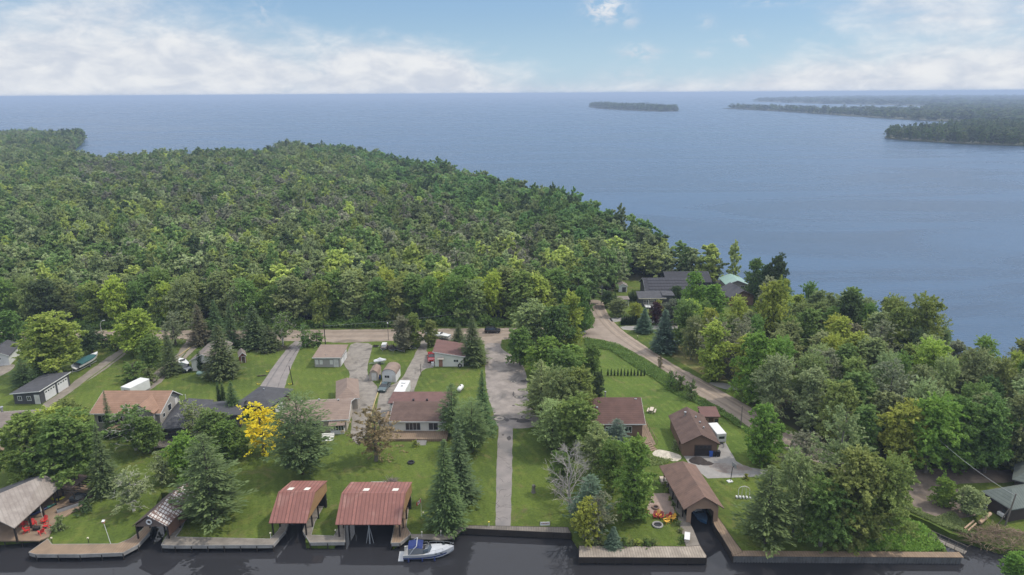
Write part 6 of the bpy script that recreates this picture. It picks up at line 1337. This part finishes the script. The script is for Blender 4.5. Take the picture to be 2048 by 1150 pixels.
for i, (x, y, l) in enumerate(((1311, 1036, 'dark red chair beside the yellow chair at the patio corner'), (1322, 1037, 'dark red chair behind the fire ring'), (1337, 1038, 'dark red chair between the two outer yellow chairs'), (1293, 1029, 'lone dark red chair at the shady corner of the patio'))):
    q = P2(x, y); put(DC, i, (*q, 0 if i < 3 else .02), math.atan2(fy-q[1], fx-q[0])+R(90), l, 'dark red chairs by the fire ring')
def firering(px, py, label, R0=.55, z=0, m=gmetal):
    q = P2(px, py); r = thing('fire_pit', label, 'fire pit', (*q, z)); torus(MB(), (0, 0, .14), R0, .15, ax='z').build('stone_ring', m, r); MB().tube((0, 0, 0), (0, 0, .06), R0*.9, n=14).build('ash', black, r)
firering(1315, 1051, 'grey stone fire ring on the lawn among the yellow chairs', .75, m=pmat('ring_stone', (.33, .31, .29), (.2, .19, .18), scale=4))
firering(1311, 1016, 'metal fire bowl in the middle of the brick patio', .5, .022, pmat('rust_metal', (.2, .13, .1)))
firering(822, 926, 'dark round fire pit on the lawn below the maroon-roofed house', .55, m=black)
def picnic(label, px, py, rz, m, s=1.0):
    q = P2(px, py); r = thing('picnic_table', label, 'table', (*q, 0), rz); r.scale = (s, s, s); MB().box(-.9, .9, -.38, .38, .70, .75).build('tabletop', m, r)
    for s_ in (-1, 1):
        MB().box(-.9, .9, s_*.75-.14, s_*.75+.14, .42, .46).build('bench', m, r); MB().box(s_*.6-.04, s_*.6+.04, -.75, .75, .34, .415).box(s_*.6-.04, s_*.6+.04, -.3, -.2, 0, .7).box(s_*.6-.04, s_*.6+.04, .2, .3, 0, .7).build('leg', m, r)
pale = pmat('pale_boards', (.5, .43, .36), (.4, .34, .28))
picnic('pale picnic table on the meadow behind the red-brown cottage', 1303, 824, R(70), pale)
picnic('weathered picnic table beside the bigger red boathouse', 812, 1003, R(15), wood)
# lawn frame with wheels
q = P2(1487, 996); r = thing('lawn_frame', 'white metal arched frame with small tanks on the lawn', 'frame', (*q, 0), R(-6)); m = MB()
arc = [(math.cos(math.pi*k/10)*.9, 0, 1.5+math.sin(math.pi*k/10)*.7) for k in range(11)]; m.path([(.9, -.2, .1)]+arc+[(-.9, -.2, .1)], .05); m.path([(.35, 0, .1), (.3, 0, 2.1)], .04).path([(-.35, 0, .1), (-.3, 0, 2.1)], .04); m.build('frame', white, r)
for k in range(5): MB().tube((-1.1+k*.55, -.35, .16), (-1.1+k*.55, .25, .16), .16, n=8).build('float', white, r)
# basketball hoop
q = P2(1461, 963); r = thing('basketball_hoop', 'portable basketball hoop at the edge of the concrete pad', 'basketball hoop', (*q, 0), R(20)); MB().box(-.6, .3, -.35, .35, 0, .16).build('base', white, r); MB().tube((0, 0, .16), (.15, 0, 2.6), .06).tube((.15, 0, 2.6), (.5, 0, 3.0), .05).build('pole', black, r)
bb = MB().box(.5, .54, -.6, .6, 2.6, 3.4).build('backboard', gmetal, r); torus(MB(), (.8, 0, 2.75), .22, .02, ax='z').build('rim', pmat('orange_rim', (.5, .15, .03)), bb)
# rolling bins
for (x, m, l) in ((1421, pmat('blue_plastic', (.03, .10, .42), rough=.45), 'blue recycling bin in front of the brown garage'), (1428, black, 'black wheeled bin next to the blue bin'), (1436, black, 'outer black wheeled bin at the garage corner')):
    q = P2(x, 912); r = thing('wheeled_bin', l, 'bin', (*q, .022), 0, 'bins at the brown garage'); MB().box(-.28, .28, -.32, .32, 0, 1.0, tp=(1.15, 1.15)).build('body', m, r); MB().box(-.36, .36, -.4, .4, 1.002, 1.08, tp=(.9, .9)).build('lid', m, r)
    for s in (-1, 1): MB().tube((s*.3, .3, .12), (s*.36, .3, .12), .12).build('wheel', rubber, r)
# earth mound
def heap(name, label, px, py, rx, ry, h, m, seed=1, cat='mound'):
    q = P2(px, py); n = 18; rgs = []
    for j in range(7):
        t = j/6; rgs.append([(q[0]+math.cos(6.283*k/n)*rx*(1-t)**.7*(1+.25*mnoise.noise(Vector((k*.5, j*.3, seed)))), q[1]+math.sin(6.283*k/n)*ry*(1-t)**.7*(1+.25*mnoise.noise(Vector((k*.5, j*.3, seed+5)))), h*t*(1+.2*mnoise.noise(Vector((k, j, seed))))) for k in range(n)])
    return tag(MB().loft(rgs).build(name, m, smooth=False), label, cat)
heap('soil_mound', 'heap of black soil on the concrete pad beside the brown boathouse', 1396, 922, 1.7, 1.3, .9, pmat('black_soil', (.028, .022, .02), (.045, .035, .03), bump=.8, scale=2))
heap('soil_spill', 'low spill of dark soil trailing off the black heap', 1411, 927, 1.6, .8, .25, MAT['black_soil'], 4)
tag(sheet('soil_stain', G((1412, 931), (1440, 925), (1490, 930), (1510, 940), (1480, 948), (1440, 946)), .030, pmat('thin_soil', (.17, .13, .11), (.26, .24, .22), scale=.6), jit=.3), kind='structure')
# canvas of brush
def brush(name, label, px, py, rx, ry, h, n, m, logs=(), seed=1):
    q = P2(px, py); rd = random.Random(seed); f = MB()
    for _ in range(n):
        a = rd.uniform(0, 6.28); d = rd.random()**.6; x, y = math.cos(a)*rx*d, math.sin(a)*ry*d; z = h*(1-d**1.6)*rd.uniform(.2, 1); b = rd.uniform(0, 6.28); L = rd.uniform(.5, 1.7); p = Vector((x, y, z+.03)); e = p+Vector((math.cos(b)*L, math.sin(b)*L, rd.uniform(-.25, .4))); e.z = max(.02, e.z); mid = p.lerp(e, .5)+Vector((rd.uniform(-.1, .1), rd.uniform(-.1, .1), rd.uniform(0, .15)))
        f.path([p, mid, e], rd.uniform(.015, .04), 3)
    r = f.build(name, m); r.location = (*q, 0); tag(r, label, 'brush pile'); return r
r = brush('brush_pile', 'large reddish brown pile of cut branches by the creek', 1998, 1078, 5.4, 2.9, 1.2, 650, pmat('cut_branches', (.21, .15, .10), (.12, .085, .06), scale=2), seed=3)
for i, (x0, y0, x1, y1, rr_) in enumerate(((1928, 1062, 1945, 1053, .14), (1935, 1066, 1950, 1058, .12), (1958, 1052, 1978, 1040, .3))):
    a, b = U(x0, y0), U(x1, y1); lg = MB().tube((a.x, a.y, rr_+.3), (b.x, b.y, rr_+.9), rr_, rr_*.9, n=10).build('cut_log', pmat('fresh_log', (.42, .30, .20), (.30, .2, .13))); tag(lg, ['thin pale log poking out of the brush pile', 'second thin log just below the first at the brush pile', 'thick sawn log lying across the brush pile'][i], 'log')
brush('dark_brush_pile', 'dark heap of branches on the grass near the road end of the paved drive', 548, 698, 4.5, 2.2, 1.1, 330, pmat('dark_branches', (.10, .085, .075), (.06, .05, .045)), seed=5)
brush('scrap_heap', 'heap of poles and scrap behind the bigger red boathouse', 783, 968, 1.3, .9, 1.0, 120, pmat('scrap', (.24, .2, .17), (.1, .085, .08)), seed=6)
q = P2(755, 970); tag(MB().box(q[0]-1.2, q[0]+1.4, q[1]-.3, q[1]+.5, 0, .35).build('covered_boards', white), 'white sheet over boards behind the bigger red boathouse', 'boards')
# sign, stump, flag, poles
q = P2(1090, 1052); r = thing('sign_board', 'low white board painted with small red and green patches above the retaining wall', 'sign', (*q, 0), R(2)); bd = MB().box(-.75, .75, -.03, .03, .12, .72).build('panel', white, r); m1 = MB(); m2 = MB(); q_ = random.Random(2)
for k in range(9): x = -.6+k*.14; (m1 if k % 3 else m2).box(x, x+q_.uniform(.07, .13), -.036, -.031, q_.uniform(.35, .42), q_.uniform(.5, .62))
m1.build('red_patches', pmat('sign_red', (.35, .08, .07)), bd); m2.build('green_patches', pmat('sign_green', (.06, .16, .07)), bd)
for s in (-1, 1): MB().box(s*.8-.04, s*.8+.04, -.05, .05, 0, .9).build('post', polewood, r)
q = P2(1067, 985); r = thing('tree_stump', 'tall grey stump standing alone on the grass beside the paved path', 'stump', (*q, 0)); MB().loft([[(math.cos(6.283*k/9)*rr_*(1+.12*math.sin(k*2.1+z)), math.sin(6.283*k/9)*rr_, z) for k in range(9)] for z, rr_ in ((0, .42), (.3, .30), (.8, .26), (1.2, .30), (1.45, .24))]).build('trunk', palebark, r); MB().tube((.2, 0, .9), (.42, 0, 1.3), .08, .05).build('branch', palebark, r)
def pole(name, label, px, py, yt, rad=.12, m=polewood, cat='utility pole', lean=(0, 0)):
    g = U(px, py); lo, hi = .3, 25
    for _ in range(25):
        md = (lo+hi)/2; lo, hi = (md, hi) if S(g.x, g.y, md)[1] > yt else (lo, md)
    r = thing(name, label, cat, (g.x, g.y, 0)); MB().tube((0, 0, -.2), (lean[0], lean[1], lo), rad, rad*.75, 9).build('pole', m, r); return r, lo
p1, h1 = pole('utility_pole', 'black wooden utility pole at the roadside above the beige garage', 651, 689, 646, .13, darkwood); MB().box(-.7, .7, -.05, .05, h1-.9, h1-.8).build('crossarm', darkwood, p1)
p2, h2 = pole('utility_pole', 'leaning black pole on the lawn next to the paved drive', 586, 770, 731, .1, darkwood, lean=(-.5, 0))
p3, h3 = pole('lamp_pole', 'thin pole with a white lamp beside the road at the grass with trailers', 777, 680, 647, .08); MB().sphere((0, 0, h3+.1), .22).build('lamp', white, p3)
p4, h4 = pole('utility_pole', 'short brown pole on the lawn before the white garage', 842, 752, 728, .09, polewood)
p5, h5 = pole('utility_pole', 'pale pole at the bend of the road near the gazebo', 1203, 607, 570, .12, gmetal); MB().box(-.6, .6, -.04, .04, h5-.6, h5-.5).build('crossarm', polewood, p5)
p6, h6 = pole('street_light_pole', 'wooden pole carrying a curved street lamp and grey transformer beside the dirt road', 1327, 702, 650, .14, polewood)
MB().tube((0, -.25, h6-2.3), (0, -.25, h6-1.3), .24, n=12).build('transformer', gmetal, p6); lm = MB().path([(0, 0, h6-3.2), (-1.2, 0, h6-2.4), (-2.1, 0, h6-2.0)], .05).build('lamp_arm', steel, p6); MB().box(-2.6, -2.0, -.12, .12, h6-2.1, h6-1.95).build('lamp_head', steel, lm)
p7, h7 = pole('utility_pole', 'black pole standing behind the brown garage next to the small shed', 1396, 842, 816, .1, darkwood)
p8, h8 = pole('utility_pole', 'grey pole at the ditch beside the bright maple', 1481, 856, 812, .11, polewood)
p9, h9 = pole('utility_pole', 'leaning grey pole beside the green-roofed cabin', 2010, 1051, 990, .13, polewood, lean=(.9, .3)); MB().tube((-1.2, 0, 0), (.1, 0, 3.0), .07).build('prop', polewood, p9)
p10, h10 = pole('street_lamp', 'curved white street lamp at the roadside in front of the forest', 203, 664, 650, .06, white, 'street lamp'); lm = MB().path([(0, 0, h10), (.35, 0, h10+.9), (.9, 0, h10+1.35)], .05).build('lamp_arm', white, p10); MB().box(.85, 1.5, -.12, .12, h10+1.3, h10+1.42).build('lamp_head', white, lm)
p11, h11 = pole('white_pole', 'white pole topped by a small bird box on the lawn behind the plank dock', 222, 1088, 1046, .05, white, 'pole', lean=(-.5, 0)); MB().box(-.66, -.36, -.14, .14, h11, h11+.3).build('bird_box', pmat('orange_box', (.45, .22, .12)), p11); MB().slab([(-.72, -.18, h11+.32), (-.3, -.18, h11+.32), (-.3, .18, h11+.45), (-.72, .18, h11+.45)], .04).build('roof', white, p11)
p12, h12 = pole('flagpole', 'flagpole with a drooping red and white maple leaf flag near the cruiser', 843, 1032, 997, .035, white, 'flagpole')
def clothflag():
    W1, H1 = 1.15, .62; top = h12-.05; nx, nz = 12, 6; vs = []; fs = []; mi = []
    for i in range(nx+1):
        for j in range(nz+1): u, v = i/nx, j/nz; vs.append((u*W1*.62*-1, .08*math.sin(u*9), top-v*H1-u*.75*1.0))
    for i in range(nx):
        for j in range(nz): a = i*(nz+1)+j; fs.append((a, a+1, a+nz+2, a+nz+1)); mi.append(0 if (i < 3 or i >= 9) else 1)
    m = MB(); m.v = vs; m.f = fs; m.mi = mi; fl = m.build('flag', [pmat('flag_red', (.55, .015, .02)), pmat('flag_white', (.75, .75, .75))], p12)
    lf = [(0, .5), (.1, .3), (.22, .36), (.19, .12), (.36, .16), (.3, .02), (.4, -.06), (.14, -.24), (.16, -.34), (.02, -.3), (.02, -.5)]; lf = lf+[(-x, z) for x, z in reversed(lf[1:])]
    pts = []
    for x, z in lf: u = .5+x*.30; v = .5-z*.8; pts.append((-u*W1*.62, .08*math.sin(u*9)-.012, top-v*H1-u*.75))
    c = (-.5*W1*.62, .08*math.sin(4.5)-.03, top-.5*H1-.375)
    MB().add([c]+pts, [(0, i+1, (i+1) % len(pts)+1) for i in range(len(pts))]).build('maple_leaf', pmat('flag_red', (.5, .02, .02)), fl)
clothflag()
def cable(label, a, b, sag=.8):
    pts = [a.lerp(b, t/12)-Vector((0, 0, sag*4*(t/12)*(1-t/12))) for t in range(13)]; return tag(MB().path(pts, .03, 4).build('power_cable', gmetal), label, 'cable')
cable('power cable running from the trees to the leaning grey pole', Vector((*U(1835, 945).xy, 9)), p9.location+Vector((.9, .3, h9-.3)))
cable('power cable strung between the roadside poles above the trailers', p1.location+Vector((0, 0, h1-.8)), Vector((*U(1203, 607).xy, h5-.6)), 2.0)
for x, y, l in ((105, 1088, 'low black lamp post at the lawn corner beside the timber deck'), (178, 1088, 'low black lamp post midway along the lawn behind the plank dock'), (542, 1078, 'small white dock light at the grey dock elbow'), (844, 1076, 'small dock light behind the cruiser canopy'), (882, 1074, 'small dock light near the cruiser bow'), (978, 1054, 'small yellow post where the paved path meets the wall'), (672, 1072, 'small dark post on the dock between the two red boathouses'), (847, 1035, 'small black lantern at the foot of the flagpole'), (1275, 678, 'small black mailbox post on the lawn by the junction')):
    q = P2(x, y); r = thing('dock_light', l, 'light', (*q, .16 if y > 1065 else 0)); MB().tube((0, 0, 0), (0, 0, .8), .04).build('post', black if 'black' in l or 'dark' in l else white, r); MB().box(-.11, .11, -.11, .11, .8, .98).build('lamp_head', pmat('lamp_cream', (.6, .55, .4)) if 'yellow' not in l else pmat('lamp_yellow', (.65, .5, .08)), r)
# things under the open boathouse and pergola
q = P2(152, 995); r = thing('pergola', 'small open pergola with a brown panel roof on the timber deck', 'pergola', (*q, .16), R(-12))
for x in (-1.6, 1.6):
    for y in (-1.8, 2.6): MB().box(x-.07, x+.07, y-.07, y+.07, 0, 2.2).build('post', darkwood, r)
m = MB()
for k in range(9): m.box(-2.3, 2.3, -2.1+k*.6, -2.0+k*.6, 2.25, 2.38)
m.box(-1.66, -1.54, -2.3, 3, 2.2, 2.25).box(1.54, 1.66, -2.3, 3, 2.2, 2.25).build('rafters', darkwood, r); MB().slab([(-1.5, -1.6, 2.45), (.9, -1.6, 2.45), (.9, 2.6, 2.6), (-1.5, 2.6, 2.6)], .06).build('roof_panel', MAT['dark_brown_roof'], r)
q = P2(158, 1003); r = thing('hot_tub', 'dark rounded hot tub with a glossy cover under the pergola', 'hot tub', (*q, .16), R(-12)); MB().box(-1, 1, -1, 1, 0, .8).build('cabinet', black, r, bevel=.25); MB().box(-1.02, 1.02, -1.02, 1.02, .803, .92).build('cover', pmat('glossy_cover', (.04, .045, .05), rough=.15), r, bevel=.05)
for (x, y, rz, c, l) in ((72, 1030, -40, ('navy', (.03, .04, .12)), 'dark blue kayak lying under the open boathouse'), (88, 1022, -40, ('green', (.03, .14, .10)), 'green kayak lying beside the blue one under the open boathouse'), (117, 1001, -80, ('yellow', (.55, .5, .05)), 'yellow pedal boat at the back of the open boathouse')):
    q = P2(x, y); r = thing('kayak', l, 'kayak' if 'kayak' in l else 'boat', (*q, .16), R(rz)); n = 12; pm = pmat('kayak_'+c[0], c[1], rough=.4); K = 3.6 if 'kayak' in l else 2.2; bw = .34 if 'kayak' in l else .6
    MB().loft([[(math.cos(6.283*k/8)*bw*(math.sin(math.pi*(i+.3)/(n+.6))**.7), -K/2+K*i/n, .22+math.sin(6.283*k/8)*.2*(math.sin(math.pi*(i+.3)/(n+.6))**.5)+.15*abs(i/n-.5)**2*4) for k in range(8)] for i in range(n+1)]).build('hull', pm, r, smooth=True); MB().box(-bw*.55, bw*.55, -.4, .5, .40, .44).build('cockpit', black, r)
q = P2(100, 1035); um = thing('closed_parasol', 'closed pale parasol standing by the kayaks', 'parasol', (q[0]-1.2, q[1], .16)); MB().tube((0, 0, 0), (0, 0, 2.2), .03).build('pole', white, um); MB().tube((0, 0, 1.0), (0, 0, 2.2), .14, .04).build('canopy', pmat('cream_cloth', (.55, .53, .48)), um)
q = P2(140, 1018); r = thing('deck_bench', 'long dark planter box on the lawn edge of the timber deck', 'planter', (*q, .16), R(42)); MB().box(-1.8, 1.8, -.3, .3, 0, .5).build('box', gmetal, r); MB().box(-1.7, 1.7, -.22, .22, .503, .55).build('soil', MAT['black_soil'], r)
for x, y, l in ((517, 769, 'small yellow marker on the grass left of the paved drive'), (580, 769, 'small yellow marker at the foot of the leaning pole'), (535, 744, 'rounded yellow ornament higher up beside the paved drive')):
    q = P2(x, y); r = thing('lawn_marker', l, 'marker', (*q, 0)); MB().path([(-.35, 0, .25), (-.2, 0, .08), (.2, 0, .08), (.35, 0, .25)], .09, 6).build('band', pmat('yellow_plastic', (.6, .5, .05)), r); MB().tube((0, 0, 0), (0, 0, .1), .05).build('stake', black, r)
a = U(515, 753); tag(MB().tube((a.x, a.y, .15), (a.x+2.0, a.y+.4, .15), .15, .12).build('fallen_log', bark), 'short dark log on the lawn beside the paved drive', 'log')
q = P2(920, 734); tr = torus(MB(), (0, 0, 0), .38, .14).build('old_tyre', rubber); tr.location = (q[0], q[1]-.3, .5); tr.rotation_euler = (R(-12), 0, 0); tag(tr, 'black tyre leaning against the corner of the white garage', 'tyre')
q = P2(866, 731); tag(MB().box(q[0]-.4, q[0]+.3, q[1]-.3, q[1]+.3, 0, .9).build('white_cabinet', white, bevel=.05), 'white cabinet at the foot of the white garage wall', 'cabinet')
q = P2(943, 728); tag(MB().slab([(q[0]-.9, q[1], .9), (q[0]+.9, q[1], .9), (q[0]+.9, q[1]+1.6, 1.5), (q[0]-.9, q[1]+1.6, 1.5)], 1.1).build('tarpaulin', pmat('green_tarp', (.04, .16, .12), bump=.6)), 'green tarpaulin covered stack under the large dark spruce', 'tarpaulin')
q = P2(759, 757); r = thing('storage_bin', 'blue barrel squeezed between the two little sheds', 'barrel', (*q, 0)); MB().tube((0, 0, 0), (0, 0, .9), .3, n=12).build('body', MAT['blue_plastic'], r); MB().tube((0, 0, .902), (0, 0, .96), .32, n=12).build('lid', black, r)
q = P2(1374, 1080); r = thing('dock_box', 'pale storage box standing on the boardwalk near the slip', 'storage box', (*q, .18), R(-16)); MB().box(-.35, .35, -.9, .9, 0, .5).build('body', pale, r); MB().box(-.4, .4, -.95, .95, .503, .58).build('lid', white, r)
# kerb log line between the two drives
a, b = U(733, 855), U(763, 763); tag(MB().tube((a.x, a.y, .12), (b.x, b.y, .12), .12, n=8).build('kerb_timber', pmat('yellow_timber', (.40, .32, .16), (.3, .24, .12))), 'long yellowish timber edging between the two drives', 'timber edging')
a, b = U(391, 688), U(358, 712); tag(MB().tube((a.x, a.y, .12), (b.x, b.y, .12), .12, n=8).build('kerb_timber', MAT['yellow_timber']), 'timber edging beside the gravel track at the road', 'timber edging')

# ---------------------------------------------------------------- air
hz = MB().box(-130000, 130000, -150, 130000, -4, 70).build('haze', [])
hm = bpy.data.materials.new('haze_air'); hm.use_nodes = True; ht = NT(hm.node_tree); ht.n.clear()
hv = ht.node('ShaderNodeVolumePrincipled'); hv.inputs['Color'].default_value = (.50, .62, .82, 1); hv.inputs['Density'].default_value = .00020; hv.inputs['Anisotropy'].default_value = .1
ho = ht.node('ShaderNodeOutputMaterial'); ht.l.new(hv.outputs[0], ho.inputs['Volume'])
hz.data.materials.append(hm); tag(hz, kind='stuff')
